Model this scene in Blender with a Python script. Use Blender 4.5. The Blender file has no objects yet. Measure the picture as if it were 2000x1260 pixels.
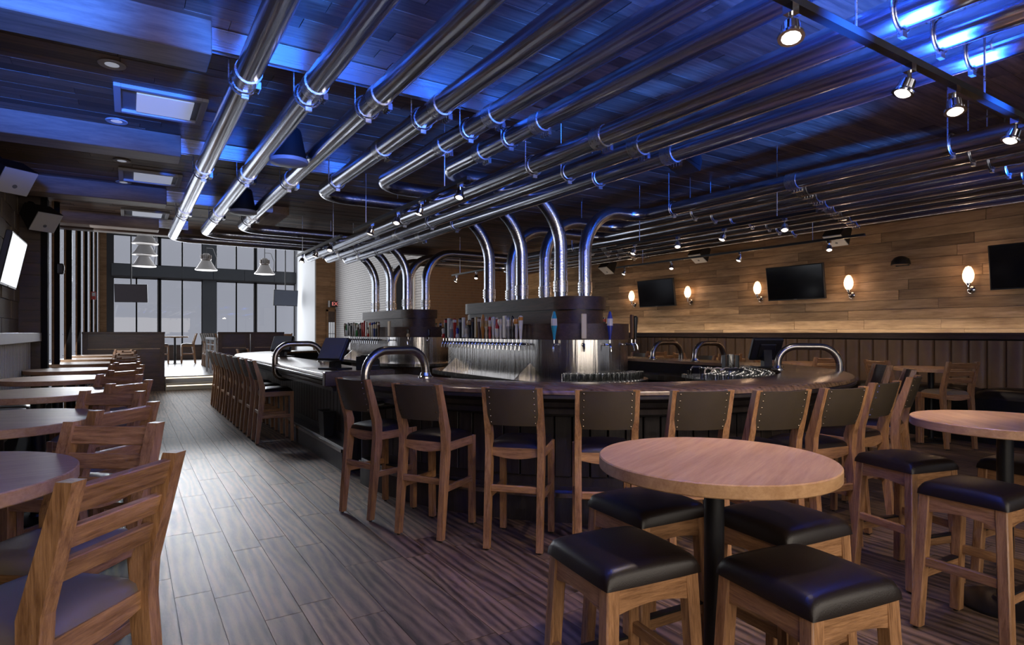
import bpy, math, random
from mathutils import Vector, Matrix
random.seed(7)
PI = math.pi
SC = bpy.context.scene
COL = SC.collection
R = math.radians

# ---------------------------------------------------------------- camera
cam_d = bpy.data.cameras.new('camera')
cam_d.lens = 36 * 1170 / 2000
cam_d.sensor_width = 36
cam_d.shift_y = 0.01
cam_d.clip_start = 0.05
cam = bpy.data.objects.new('camera', cam_d)
COL.objects.link(cam)
cam.location = (0, 0, 1.5)
cam.rotation_euler = (PI / 2, 0, -R(32.66))
SC.camera = cam

# ---------------------------------------------------------------- sky, exposure
SC.view_settings.view_transform = 'Standard'
SC.view_settings.look = 'None'
SC.view_settings.gamma = 1
SC.view_settings.use_curve_mapping = False
SC.view_settings.exposure = 0
world = bpy.data.worlds.new('sky')
SC.world = world
world.use_nodes = True
bg = world.node_tree.nodes['Background']
bg.inputs[0].default_value = (0.335, 0.345, 0.39, 1)
bg.inputs[1].default_value = 1.0

def light(name, kind, loc, energy, color=(1, 1, 1), aim=None, **kw):
    d = bpy.data.lights.new(name, kind)
    d.energy = energy
    d.color = color
    for k, v in kw.items():
        setattr(d, k, v)
    o = bpy.data.objects.new(name, d)
    COL.objects.link(o)
    o.location = loc
    if aim is not None:
        o.rotation_euler = (Vector(aim) - Vector(loc)).to_track_quat('-Z', 'Y').to_euler()
    return o

# low hazy sun behind the far windows, daylight at the windows, and two added fills
sun = light('sun', 'SUN', (2, 40, 12), 0.5, (0.95, 0.97, 1.0), angle=R(16))
sun.rotation_euler = Vector((.01, -1, -math.tan(R(10.5)))).to_track_quat('-Z', 'Y').to_euler()
light('daylight_far_windows', 'AREA', (3.0, 28.6, 2.9), 420, (0.93, 0.96, 1.0), (3.0, 0, 2.0), shape='RECTANGLE', size=6.8, size_y=4.6)
light('daylight_left_slots', 'AREA', (-0.76, 14.5, 2.2), 60, (0.93, 0.96, 1.0), (4, 14.5, 1.2), shape='RECTANGLE', size=5.0, size_y=2.6)
light('warm_front_fill', 'AREA', (1.6, -1.6, 1.9), 125, (1.0, 0.87, 0.72), (1.9, 6, 0.6), shape='RECTANGLE', size=6.0, size_y=1.8)  # warm fill added behind the viewer to brighten the chairs
light('floor_glare_fill', 'AREA', (0.7, 14.6, 4.6), 170, (0.93, 0.96, 1.0), (0.8, 0.3, 0.0), shape='RECTANGLE', size=2.4, size_y=2.0, spread=R(34))  # added lamp without a skylight, brings glare onto the near floor
# added blue lamps, no fixtures, tint the ceiling: upward areas and grazing spots
for bx, pw in ((0.2, 260), (3.0, 220)):
    light('added_blue_area', 'AREA', (bx, 1.45, 2.62), pw, (0.02, 0.115, 1.0), (bx, 1.75, 3.5), shape='RECTANGLE', size=2.8, size_y=0.15, spread=R(120))
for bx in (-.6, .9, 2.4, 3.9, 5.4, 6.9, 8.4):
    light('added_blue_spot', 'SPOT', (bx, .9, 2.55), 4000 if bx < 5 else 2200, (0.015, 0.145, 1.0), (bx, 4.7, 3.62), spot_size=R(25), spot_blend=.75, shadow_soft_size=.15)

# ---------------------------------------------------------------- helpers
class MB:
    def __init__(s):
        s.v = []; s.f = []
    def add(s, vs, fs):
        b = len(s.v)
        s.v += [tuple(v) for v in vs]
        s.f += [tuple(i + b for i in f) for f in fs]
        return s
    def box(s, x0, x1, y0, y1, z0, z1, ch=0.0, M=None):
        if ch <= 0:
            vs = [(x, y, z) for z in (z0, z1) for y in (y0, y1) for x in (x0, x1)]
            fs = [(0, 2, 3, 1), (4, 5, 7, 6), (0, 1, 5, 4), (2, 6, 7, 3), (0, 4, 6, 2), (1, 3, 7, 5)]
        else:
            c = min(ch, (x1 - x0) * .45, (y1 - y0) * .45, (z1 - z0) * .45)
            vs = []; idx = {}
            lo = (x0, y0, z0); hi = (x1, y1, z1)
            for sz in (0, 1):
                for sy in (0, 1):
                    for sx in (0, 1):
                        sg = (sx, sy, sz)
                        for a in range(3):
                            p = []
                            for k in range(3):
                                e = hi[k] if sg[k] else lo[k]
                                if k != a:
                                    e += -c if sg[k] else c
                                p.append(e)
                            idx[(sg, a)] = len(vs); vs.append(tuple(p))
            fs = []
            for a in range(3):
                b, d = (a + 1) % 3, (a + 2) % 3
                for sa in (0, 1):
                    q = []
                    for sb, sd in ((0, 0), (1, 0), (1, 1), (0, 1)):
                        g = [0, 0, 0]; g[a] = sa; g[b] = sb; g[d] = sd
                        q.append(idx[(tuple(g), a)])
                    fs.append(tuple(q) if sa else tuple(q[::-1]))
            for a in range(3):
                b, d = (a + 1) % 3, (a + 2) % 3
                for sb in (0, 1):
                    for sd in (0, 1):
                        g0 = [0, 0, 0]; g1 = [0, 0, 0]
                        g0[a] = 0; g1[a] = 1; g0[b] = g1[b] = sb; g0[d] = g1[d] = sd
                        q = (idx[(tuple(g0), b)], idx[(tuple(g1), b)], idx[(tuple(g1), d)], idx[(tuple(g0), d)])
                        fs.append(q if sb != sd else q[::-1])
            for g in [(i, j, k) for i in (0, 1) for j in (0, 1) for k in (0, 1)]:
                t = (idx[(g, 0)], idx[(g, 1)], idx[(g, 2)])
                fs.append(t if sum(g) % 2 else t[::-1])
        if M is not None:
            vs = [M @ Vector(v) for v in vs]
        return s.add(vs, fs)
    def cyl(s, p0, p1, r0, r1=None, n=12):
        return s.tube([p0, p1], [r0, r0 if r1 is None else r1], n)
    def tube(s, path, r, n=12, caps=True):
        P = [Vector(p) for p in path]
        rs = r if isinstance(r, (list, tuple)) else [r] * len(P)
        T = []
        for i in range(len(P)):
            a = P[max(i - 1, 0)]; b = P[min(i + 1, len(P) - 1)]
            T.append((b - a).normalized())
        u = T[0].orthogonal().normalized()
        vs = []; fs = []
        for i, p in enumerate(P):
            if i:
                q = T[i - 1].rotation_difference(T[i])
                u = q @ u
                u = (u - T[i] * u.dot(T[i])).normalized()
            w = T[i].cross(u)
            for k in range(n):
                a = 2 * PI * k / n
                vs.append(p + (u * math.cos(a) + w * math.sin(a)) * rs[i])
        for i in range(len(P) - 1):
            for k in range(n):
                k2 = (k + 1) % n
                fs.append((i * n + k, i * n + k2, (i + 1) * n + k2, (i + 1) * n + k))
        if caps:
            fs.append(tuple(range(n))[::-1])
            fs.append(tuple((len(P) - 1) * n + k for k in range(n)))
        return s.add(vs, fs)
    def lathe(s, prof, c=(0, 0, 0), n=20, M=None):
        vs = []; fs = []
        for r, z in prof:
            for k in range(n):
                a = 2 * PI * k / n
                v = Vector((r * math.cos(a), r * math.sin(a), z))
                if M is not None:
                    v = M @ v
                vs.append(v + Vector(c))
        for i in range(len(prof) - 1):
            for k in range(n):
                k2 = (k + 1) % n
                fs.append((i * n + k, i * n + k2, (i + 1) * n + k2, (i + 1) * n + k))
        if prof[0][0] > 1e-4:
            fs.append(tuple(range(n))[::-1])
        if prof[-1][0] > 1e-4:
            fs.append(tuple((len(prof) - 1) * n + k for k in range(n)))
        return s.add(vs, fs)
    def prism(s, poly, axis, a, b, M=None):
        n = len(poly)
        def mk(p, t):
            if axis == 'x': v = (t, p[0], p[1])
            elif axis == 'y': v = (p[0], t, p[1])
            else: v = (p[0], p[1], t)
            return M @ Vector(v) if M is not None else v
        vs = [mk(p, a) for p in poly] + [mk(p, b) for p in poly]
        fs = [tuple(range(n))[::-1], tuple(range(n, 2 * n))]
        fs += [(i, (i + 1) % n, n + (i + 1) % n, n + i) for i in range(n)]
        if axis == 'y':
            fs = [f[::-1] for f in fs]
        return s.add(vs, fs)
    def sweep(s, path, prof, closed=False, caps=True):
        """path: [(x, y, nx, ny)] with inward normal; prof: closed loop of (offset, z)"""
        m = len(prof); vs = []; fs = []
        for x, y, nx, ny in path:
            vs += [(x + nx * o, y + ny * o, z) for o, z in prof]
        L = len(path)
        for i in range(L if closed else L - 1):
            j = (i + 1) % L
            for k in range(m):
                k2 = (k + 1) % m
                fs.append((i * m + k, i * m + k2, j * m + k2, j * m + k))
        if caps and not closed:
            fs.append(tuple(range(m))[::-1])
            fs.append(tuple((L - 1) * m + k for k in range(m)))
        return s.add(vs, fs)
    def mesh(s, name, mat, smooth=True, ang=0.6):
        me = bpy.data.meshes.new(name)
        me.from_pydata(s.v, [], s.f)
        if mat is not None:
            me.materials.append(mat)
        if smooth:
            me.shade_smooth()
            me.set_sharp_from_angle(angle=ang)
        me.update()
        return me
    def build(s, name, mat, parent=None, smooth=True, ang=0.6, fix=False):
        me = s.mesh(name, mat, smooth, ang)
        if fix:
            import bmesh
            bm = bmesh.new(); bm.from_mesh(me)
            bmesh.ops.recalc_face_normals(bm, faces=bm.faces)
            bm.to_mesh(me); bm.free()
        return link(name, me, parent)

def link(name, me, parent=None):
    o = bpy.data.objects.new(name, me)
    COL.objects.link(o)
    if parent is not None:
        o.parent = parent
    return o

def tag(o, label, cat, group=None, kind=None):
    if label: o['label'] = label
    if cat: o['category'] = cat
    if group: o['group'] = group
    if kind: o['kind'] = kind
    return o

def struct(o, label=None):
    o['kind'] = 'structure'
    if label: o['label'] = label
    return o

def thing(name, loc, rz=0, label=None, cat=None, group=None):
    o = bpy.data.objects.new(name, None)
    o.empty_display_size = .1
    COL.objects.link(o)
    o.location = loc
    o.rotation_euler = (0, 0, rz)
    tag(o, label, cat, group)
    return o

KIDS = {}
def copy_tree(o, parent=None):
    c = o.copy()
    COL.objects.link(c)
    c.parent = parent
    for ch in list(o.children):
        copy_tree(ch, c)
    return c

def fillet(pts, r, n=10):
    P = [Vector(p) for p in pts]
    out = [P[0]]
    for i in range(1, len(P) - 1):
        a = (P[i - 1] - P[i]); b = (P[i + 1] - P[i])
        rr = r[i - 1] if isinstance(r, (list, tuple)) else r
        ua = a.normalized(); ub = b.normalized()
        ang = ua.angle(ub)
        t = rr / math.tan(ang / 2)
        c = P[i] + (ua + ub).normalized() * (rr / math.sin(ang / 2))
        s0 = P[i] + ua * t - c; s1 = P[i] + ub * t - c
        tot = s0.angle(s1); ax = s0.cross(s1).normalized()
        for k in range(n + 1):
            out.append(c + Matrix.Rotation(tot * k / n, 3, ax) @ s0)
    out.append(P[-1])
    return out

# ---------------------------------------------------------------- materials
MATS = {}
def nodes(name):
    m = bpy.data.materials.new(name)
    m.use_nodes = True
    MATS[name] = m
    nt = m.node_tree
    return m, nt, nt.nodes['Principled BSDF']

def setin(b, **kw):
    for k, v in kw.items():
        b.inputs[k.replace('_', ' ')].default_value = v

def plain(name, col, rough=.5, metal=0., noise=.0, scale=20., bump=0., bscale=60., spec=.5, coat=0.):
    m, nt, b = nodes(name)
    N = nt.nodes; L = nt.links
    setin(b, Roughness=rough, Metallic=metal)
    b.inputs['Specular IOR Level'].default_value = spec
    b.inputs['Coat Weight'].default_value = coat
    tc = N.new('ShaderNodeTexCoord')
    nz = N.new('ShaderNodeTexNoise'); nz.inputs['Scale'].default_value = scale; nz.inputs['Detail'].default_value = 4
    L.new(tc.outputs['Object'], nz.inputs['Vector'])
    mx = N.new('ShaderNodeMix'); mx.data_type = 'RGBA'
    mx.inputs[6].default_value = tuple(c * (1 - noise) for c in col) + (1,)
    mx.inputs[7].default_value = tuple(min(1, c * (1 + noise)) for c in col) + (1,)
    L.new(nz.outputs['Fac'], mx.inputs[0])
    L.new(mx.outputs[2], b.inputs['Base Color'])
    if bump:
        n2 = N.new('ShaderNodeTexNoise'); n2.inputs['Scale'].default_value = bscale; n2.inputs['Detail'].default_value = 6
        L.new(tc.outputs['Object'], n2.inputs['Vector'])
        bp = N.new('ShaderNodeBump'); bp.inputs['Strength'].default_value = bump; bp.inputs['Distance'].default_value = .01
        L.new(n2.outputs['Fac'], bp.inputs['Height'])
        L.new(bp.outputs[0], b.inputs['Normal'])
    return m

def emit(name, col, strength):
    m, nt, b = nodes(name)
    setin(b, Base_Color=(0.8, 0.8, 0.8, 1))
    b.inputs['Emission Color'].default_value = col + (1,)
    b.inputs['Emission Strength'].default_value = strength
    return m

def wood(name, dark, light_, axis='z', rough=.42, coord='Object', vary=.22, island=False, bump=.12, stretch=14., base=3.2, spec=.5, rings=0.0):
    m, nt, b = nodes(name)
    N = nt.nodes; L = nt.links
    setin(b, Roughness=rough)
    b.inputs['Specular IOR Level'].default_value = spec
    if coord == 'Object':
        src = N.new('ShaderNodeTexCoord').outputs['Object']
    else:
        src = N.new('ShaderNodeNewGeometry').outputs['Position']
    oi = N.new('ShaderNodeObjectInfo')
    rnd = oi.outputs['Random']
    if island:
        g = N.new('ShaderNodeNewGeometry')
        ad = N.new('ShaderNodeMath'); ad.operation = 'ADD'
        L.new(oi.outputs['Random'], ad.inputs[0]); L.new(g.outputs['Random Per Island'], ad.inputs[1])
        fr = N.new('ShaderNodeMath'); fr.operation = 'FRACT'
        L.new(ad.outputs[0], fr.inputs[0]); rnd = fr.outputs[0]
    sc = N.new('ShaderNodeVectorMath'); sc.operation = 'SCALE'
    cmb = N.new('ShaderNodeCombineXYZ')
    for k, f in enumerate((17.3, 31.7, 23.1)):
        mm = N.new('ShaderNodeMath'); mm.operation = 'MULTIPLY'; mm.inputs[1].default_value = f
        L.new(rnd, mm.inputs[0]); L.new(mm.outputs[0], cmb.inputs[k])
    av = N.new('ShaderNodeVectorMath'); av.operation = 'ADD'
    L.new(src, av.inputs[0]); L.new(cmb.outputs[0], av.inputs[1])
    mp = N.new('ShaderNodeMapping')
    s = [stretch] * 3
    s['xyz'.index(axis)] = 1.0
    mp.inputs['Scale'].default_value = s
    L.new(av.outputs[0], mp.inputs['Vector'])
    n1 = N.new('ShaderNodeTexNoise'); n1.inputs['Scale'].default_value = base * .55; n1.inputs['Detail'].default_value = 5; n1.inputs['Distortion'].default_value = .9
    n2 = N.new('ShaderNodeTexNoise'); n2.inputs['Scale'].default_value = base * 2.6; n2.inputs['Detail'].default_value = 7; n2.inputs['Roughness'].default_value = .7
    L.new(mp.outputs[0], n1.inputs['Vector']); L.new(mp.outputs[0], n2.inputs['Vector'])
    a1 = N.new('ShaderNodeMath'); a1.operation = 'MULTIPLY_ADD'; a1.inputs[1].default_value = .5
    L.new(n2.outputs['Fac'], a1.inputs[0])
    hm = N.new('ShaderNodeMath'); hm.operation = 'MULTIPLY'; hm.inputs[1].default_value = .55
    L.new(n1.outputs['Fac'], hm.inputs[0]); L.new(hm.outputs[0], a1.inputs[2])
    out = a1.outputs[0]
    if rings:
        wv = N.new('ShaderNodeTexWave'); wv.wave_type = 'BANDS'; wv.bands_direction = 'X' if axis != 'x' else 'Y'
        wv.inputs['Scale'].default_value = .8; wv.inputs['Distortion'].default_value = 13; wv.inputs['Detail'].default_value = 3; wv.inputs['Detail Scale'].default_value = .7
        L.new(mp.outputs[0], wv.inputs['Vector'])
        wm = N.new('ShaderNodeMath'); wm.operation = 'MULTIPLY_ADD'; wm.inputs[1].default_value = rings
        L.new(wv.outputs['Fac'], wm.inputs[0]); L.new(out, wm.inputs[2])
        sb = N.new('ShaderNodeMath'); sb.operation = 'SUBTRACT'; sb.inputs[1].default_value = rings * .5
        L.new(wm.outputs[0], sb.inputs[0]); out = sb.outputs[0]
    rp = N.new('ShaderNodeValToRGB')
    rp.color_ramp.elements[0].position = .34; rp.color_ramp.elements[0].color = dark + (1,)
    rp.color_ramp.elements[1].position = .70; rp.color_ramp.elements[1].color = light_ + (1,)
    L.new(out, rp.inputs[0])
    hs = N.new('ShaderNodeHueSaturation')
    vm = N.new('ShaderNodeMath'); vm.operation = 'MULTIPLY_ADD'; vm.inputs[1].default_value = vary * 2; vm.inputs[2].default_value = 1 - vary
    L.new(rnd, vm.inputs[0]); L.new(vm.outputs[0], hs.inputs['Value'])
    L.new(rp.outputs[0], hs.inputs['Color'])
    L.new(hs.outputs[0], b.inputs['Base Color'])
    if bump:
        bp = N.new('ShaderNodeBump'); bp.inputs['Strength'].default_value = bump; bp.inputs['Distance'].default_value = .004
        L.new(n2.outputs['Fac'], bp.inputs['Height']); L.new(bp.outputs[0], b.inputs['Normal'])
    return m

def glass(name, tint, refl=.06, rough=.02):
    m = bpy.data.materials.new(name); m.use_nodes = True; MATS[name] = m
    nt = m.node_tree; nt.nodes.clear()
    N = nt.nodes; L = nt.links
    t = N.new('ShaderNodeBsdfTransparent'); t.inputs[0].default_value = tint + (1,)
    g = N.new('ShaderNodeBsdfGlossy'); g.inputs['Roughness'].default_value = rough
    lw = N.new('ShaderNodeLayerWeight'); lw.inputs[0].default_value = .25
    mr = N.new('ShaderNodeMath'); mr.operation = 'MULTIPLY_ADD'; mr.inputs[1].default_value = .35; mr.inputs[2].default_value = refl
    L.new(lw.outputs['Facing'], mr.inputs[0])
    mx = N.new('ShaderNodeMixShader')
    L.new(mr.outputs[0], mx.inputs[0]); L.new(t.outputs[0], mx.inputs[1]); L.new(g.outputs[0], mx.inputs[2])
    o = N.new('ShaderNodeOutputMaterial'); L.new(mx.outputs[0], o.inputs[0])
    return m

def steel(name, col, rough, axis='y', streak=.25, dens=60.):
    m, nt, b = nodes(name)
    N = nt.nodes; L = nt.links
    setin(b, Metallic=1.0, Base_Color=col + (1,)); dist = .02 if name == 'stainless_sheet' else .004
    tc = N.new('ShaderNodeTexCoord')
    mp = N.new('ShaderNodeMapping'); s = [dens] * 3; s['xyz'.index(axis)] = .7
    mp.inputs['Scale'].default_value = s
    L.new(tc.outputs['Object'], mp.inputs['Vector'])
    nz = N.new('ShaderNodeTexNoise'); nz.inputs['Scale'].default_value = 1; nz.inputs['Detail'].default_value = 3
    L.new(mp.outputs[0], nz.inputs['Vector'])
    ma = N.new('ShaderNodeMath'); ma.operation = 'MULTIPLY_ADD'; ma.inputs[1].default_value = .18; ma.inputs[2].default_value = rough - .06
    L.new(nz.outputs['Fac'], ma.inputs[0]); L.new(ma.outputs[0], b.inputs['Roughness'])
    bp = N.new('ShaderNodeBump'); bp.inputs['Strength'].default_value = streak; bp.inputs['Distance'].default_value = dist
    L.new(nz.outputs['Fac'], bp.inputs['Height']); L.new(bp.outputs[0], b.inputs['Normal'])
    return m

OAK_D, OAK_L = (.115, .048, .018), (.47, .25, .118)
oak = {a: wood('oak_' + a, OAK_D, OAK_L, a, rough=.38, vary=.16, stretch=11, base=7, bump=.25) for a in 'xyz'}
table_oak = wood('table_oak', (.30, .155, .07), (.50, .30, .155), 'x', rough=.38, vary=.1, stretch=12, base=3.0, bump=.05, spec=.35)
floor_wood = wood('floor_plank_wood', (.030, .017, .010), (.20, .124, .074), 'y', rough=.56, coord='Position', vary=.22, island=True, bump=.15, stretch=6.5, base=2.2, spec=.5, rings=.24)
wall_wood = wood('wall_plank_wood', (.22, .13, .066), (.50, .335, .19), 'y', rough=.55, coord='Position', vary=.38, island=True, bump=.1, stretch=9, base=1.8, rings=.12)
ceil_wood = wood('ceiling_plank_wood', (.060, .034, .020), (.21, .125, .075), 'x', rough=.5, coord='Position', vary=.45, island=True, bump=.1, stretch=9, base=2.0, rings=.1)
cross_wood = wood('cross_plank_wood', (.17, .09, .045), (.34, .20, .11), 'x', rough=.7, spec=.15, coord='Position', vary=.25, island=True, bump=.1, stretch=9, base=1.8)
dark_plank = wood('dark_plank_wood', (.030, .016, .011), (.085, .046, .030), 'x', rough=.45, coord='Position', vary=.25, island=True, bump=.1, stretch=9, base=2)
bar_board = wood('bar_board_wood', (.010, .008, .008), (.042, .032, .030), 'z', rough=.42, coord='Position', vary=.35, bump=.25, stretch=10, base=3)
bar_top = wood('bar_top_wood', (.065, .037, .020), (.24, .148, .086), 'y', rough=.24, coord='Position', vary=.05, bump=.04, stretch=7, base=2, spec=.42, rings=.12)
tower_wood = wood('tower_wood', (.022, .012, .009), (.085, .046, .034), 'y', rough=.48, coord='Position', vary=.1, bump=.3, stretch=10, base=4)
part_wood = wood('partition_wood', (.022, .012, .009), (.07, .035, .022), 'x', rough=.4, coord='Position', vary=.1, bump=.15, stretch=9, base=2)
trim_wood = wood('trim_wood', (.20, .12, .06), (.38, .25, .14), 'y', rough=.5, coord='Position', vary=.1, stretch=9, base=2)
beam_wood = wood('beam_wood', (.10, .06, .04), (.28, .185, .125), 'x', rough=.5, coord='Position', vary=.15, stretch=9, base=2)
leather = plain('brown_leather', (.012, .0075, .006), .36, noise=.25, scale=6, bump=.08, bscale=240, spec=.32)
leather_lt = plain('taupe_leather', (.16, .125, .095), .42, noise=.2, scale=5, bump=.06, bscale=200)
vinyl = plain('olive_brown_vinyl', (.050, .036, .022), .5, noise=.22, scale=9, bump=.15, bscale=260)
tan_vinyl = plain('tan_vinyl', (.17, .10, .055), .48, noise=.18, scale=7, bump=.12, bscale=220)
stripe_a = plain('striped_fabric_light', (.55, .53, .50), .7, noise=.1, bump=.1, bscale=300)
stripe_b = plain('striped_fabric_dark', (.06, .045, .04), .7, noise=.1, bump=.1, bscale=300)
black = plain('black_metal', (.008, .008, .010), .35, noise=.1, spec=.5)
blackp = plain('black_plastic', (.012, .012, .014), .45, noise=.1)
screen = plain('black_screen', (.006, .006, .009), .12, spec=.6)
greyp = plain('grey_plastic', (.16, .175, .20), .45, noise=.06)
whitep = plain('white_paint', (.55, .55, .56), .6, noise=.05, scale=4)
white_wall = plain('white_wall_paint', (.45, .46, .48), .6, noise=.03, scale=3)
brick_w = plain('white_painted_brick', (.75, .72, .70), .55, noise=.08, scale=9, bump=.25, bscale=40)
brick_d = plain('brown_brick', (.085, .040, .020), .7, noise=.3, scale=7, bump=.3, bscale=40)
mortar = plain('mortar', (.10, .085, .075), .9, noise=.15)
mortar_w = plain('painted_mortar', (.20, .19, .185), .8, noise=.1)
stone = plain('tan_stone_block', (.21, .165, .125), .75, noise=.2, scale=5, bump=.3, bscale=30)
lintel = plain('grey_metal_panel', (.050, .056, .066), .5, noise=.08, scale=3)
frame_m = plain('dark_window_frame', (.016, .015, .018), .4, noise=.1)
charcoal = plain('charcoal_panel', (.014, .013, .014), .85, noise=.2, spec=.08)
nail_m = plain('brass_nail', (.40, .32, .24), .25, metal=1., noise=.05)
pipe_m = steel('polished_steel_tube', (.58, .62, .72), .17, 'y', .5, 45)
pipe_v = steel('polished_steel_riser', (.6, .62, .68), .16, 'z', .25, 45)
band_m = steel('brushed_steel_band', (.62, .63, .66), .26, 'x', .3, 80)
chrome = plain('chrome', (.72, .72, .74), .10, metal=1., noise=.02)
steel_v = steel('stainless_sheet', (.56, .54, .52), .17, 'z', .3, 22)
rail_m = steel('brushed_steel_rail', (.36, .34, .33), .20, 'y', .15, 60)
alum = plain('spun_aluminium', (.62, .58, .55), .28, metal=1., noise=.1, scale=30)
pane_m = glass('window_glass', (.96, .97, .99), .02, .0)
slot_pane = glass('slot_glass', (.97, .98, 1.0), .0, .0)
slot_pane.node_tree.nodes['Math'].inputs[1].default_value = .06
tumbler = glass('drinking_glass', (.92, .94, .95), .42, .08)
globe_m = emit('sconce_glow', (1.0, .60, .34), 2.6)
led_m = emit('warm_led_strip', (1.0, .80, .55), 2.0)
bulb_m = emit('spot_bulb', (1.0, .86, .74), 3.0)
down_m = emit('ceiling_light_glow', (.75, .82, 1.0), .30)
exit_red = emit('exit_letters', (1.0, .06, .03), .6)
# ================================================================ STRUCTURE
S_, C_ = math.sin(R(32.66)), math.cos(R(32.66))
def depth(x, y): return S_ * x + C_ * y
def inview(x, y, z):
    d = depth(x, y)
    if d < .6: return False
    u = C_ * x - S_ * y
    return abs(u / d) < .93 and -.58 < (z - 1.5) / d < .60

UNIT = MB().box(-.5, .5, -.5, .5, -.5, .5).mesh('plank', None, smooth=False)
UNITS = {}
def unit(mat, name='plank'):
    k = (mat.name, name)
    if k not in UNITS:
        me = UNIT.copy(); me.name = name; me.materials.clear(); me.materials.append(mat); UNITS[k] = me
    return UNITS[k]

def pieces(parent, cells, mat, name, limit=300, score=None):
    """cells: (x0,x1,y0,y1,z0,z1). The largest in view are objects of their own, the rest one joined part."""
    if score is None:
        def score(c):
            x, y, z = (c[0] + c[1]) / 2, (c[2] + c[3]) / 2, (c[4] + c[5]) / 2
            if not inview(x, y, z): return 0
            return 1 / depth(x, y) ** 2
    cells = sorted(cells, key=score, reverse=True)
    solo = [c for c in cells[:limit] if score(c) > 0]
    rest = [c for c in cells if c not in set(solo)]
    me = unit(mat, name)
    for x0, x1, y0, y1, z0, z1 in solo:
        o = link(name, me, parent)
        o.location = ((x0 + x1) / 2, (y0 + y1) / 2, (z0 + z1) / 2)
        o.scale = (x1 - x0, y1 - y0, z1 - z0)
    if rest:
        mb = MB()
        for c in rest: mb.box(*c)
        o = mb.build(name + '_field', mat, parent, smooth=False)
        o['kind'] = 'stuff'

def runs(a, b, lo, hi):
    out = []; t = a - random.uniform(0, lo)
    while t < b:
        e = t + random.uniform(lo, hi)
        p, q = max(a, t), min(b, e)
        if q - p > .06: out.append((p, q))
        t = e
    return out

# ---- floor
XL, XR, YB, YF = -1.3, 10.6, -1.7, 15.7
YW, ZC, ZH = 29.0, 3.5, 5.7
floor = struct(MB().box(-1.6, 10.8, YB, 29.2, -.12, -.006).build('floor', mortar, smooth=False), 'dark wood plank floor')
cells = []
x = -1.3; g = .0016
while x < 10.5:
    for y0, y1 in runs(YB, 18.0, 1.15, 1.25):
        cells.append((x + g, x + .19 - g, y0 + g, y1 - g, -.006, 0))
    x += .19
def fscore(c):
    x, y = (c[0] + c[1]) / 2, (c[2] + c[3]) / 2
    if not inview(x, y, 0): return 0
    if (x - 4.75) ** 2 + (max(5.85 - y, 0)) ** 2 < 2.7 ** 2: return 0
    if y > 5.85 and x > 2.1: return .0001
    return 1 / depth(x, y) ** 2
pieces(floor, cells, floor_wood, 'plank', 300, fscore)
raised = struct(MB().box(-.95, 7.2, 18.2, 29.0, -.006, .35).build('floor_raised', plain('pale_floor', (.42, .41, .40), .3, noise=.08, scale=2), smooth=False), 'pale raised floor before the tall windows')
st = struct(MB().box(.82, 2.03, 17.85, 18.2, 0, .175, .008).build('floor_step', plain('lit_step', (.40, .34, .25), .4, noise=.1)), 'pale step up to the raised floor')
for z in (.06, .24):
    o = MB().box(.84, 2.01, 17.848 if z < .1 else 18.19, 17.86 if z < .1 else 18.2, z + .05, z + .075).build('step_light', led_m, st)

# ---- ceiling
ceil = struct(MB().box(-1.6, 10.8, YB, 13.2, ZC, ZC + .1).build('ceiling', charcoal, smooth=False), 'dark wood plank ceiling with beams')
cells = []
y = YB
while y < 13.15:
    for x0, x1 in runs(-1.3, 10.6, .8, 2.0):
        cells.append((x0 + .002, x1 - .002, y + .002, y + .138, ZC - random.choice((.012, .014, .016)), ZC))
    y += .14
pieces(ceil, cells, ceil_wood, 'plank', 300)
for yb in (1.75, 4.4, 7.04, 9.7, 12.15):
    MB().box(-1.3, .45, yb - .16, yb + .16, 3.27, ZC - .01, .006).build('beam', beam_wood, ceil)
    MB().box(8.75, 10.58, yb - .10, yb + .10, 3.34, ZC - .01, .006).build('beam', trim_wood, ceil)
MB().box(1.85, 2.15, 9.9, 12.0, 3.36, ZC - .01, .006).build('beam', trim_wood, ceil)
MB().box(-1.3, 10.6, 13.0, 13.25, 3.33, ZC - .005, .006).build('edge_beam', dark_plank, ceil)
header = struct(MB().box(-1.6, 10.8, 13.2, 13.35, ZC, ZH).build('wall_header', charcoal, smooth=False), 'wall above the low ceiling edge')
struct(MB().box(-1.6, 10.8, 13.2, 29.3, ZH, ZH + .1).build('ceiling_high', white_wall, smooth=False), 'high pale ceiling by the windows')

# ---- right wall with planks
wr = struct(MB().box(XR, XR + .15, YB, YF, 0, ZH).build('wall_right', mortar, smooth=False), 'long wall of horizontal oak planks')
cells = []
z = 1.40
while z < 3.40:
    for y0, y1 in runs(YB, YF, 1.0, 2.6):
        cells.append((XR - .012 - random.choice((0, .003, .006)), XR, y0 + .0025, y1 - .0025, z + .0025, z + .1575))
    z += .16
pieces(wr, cells, wall_wood, 'plank', 300)
MB().box(XR - .10, XR - .001, YB, YF, 3.40, 3.47, .004).build('top_trim', trim_wood, wr)

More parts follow.
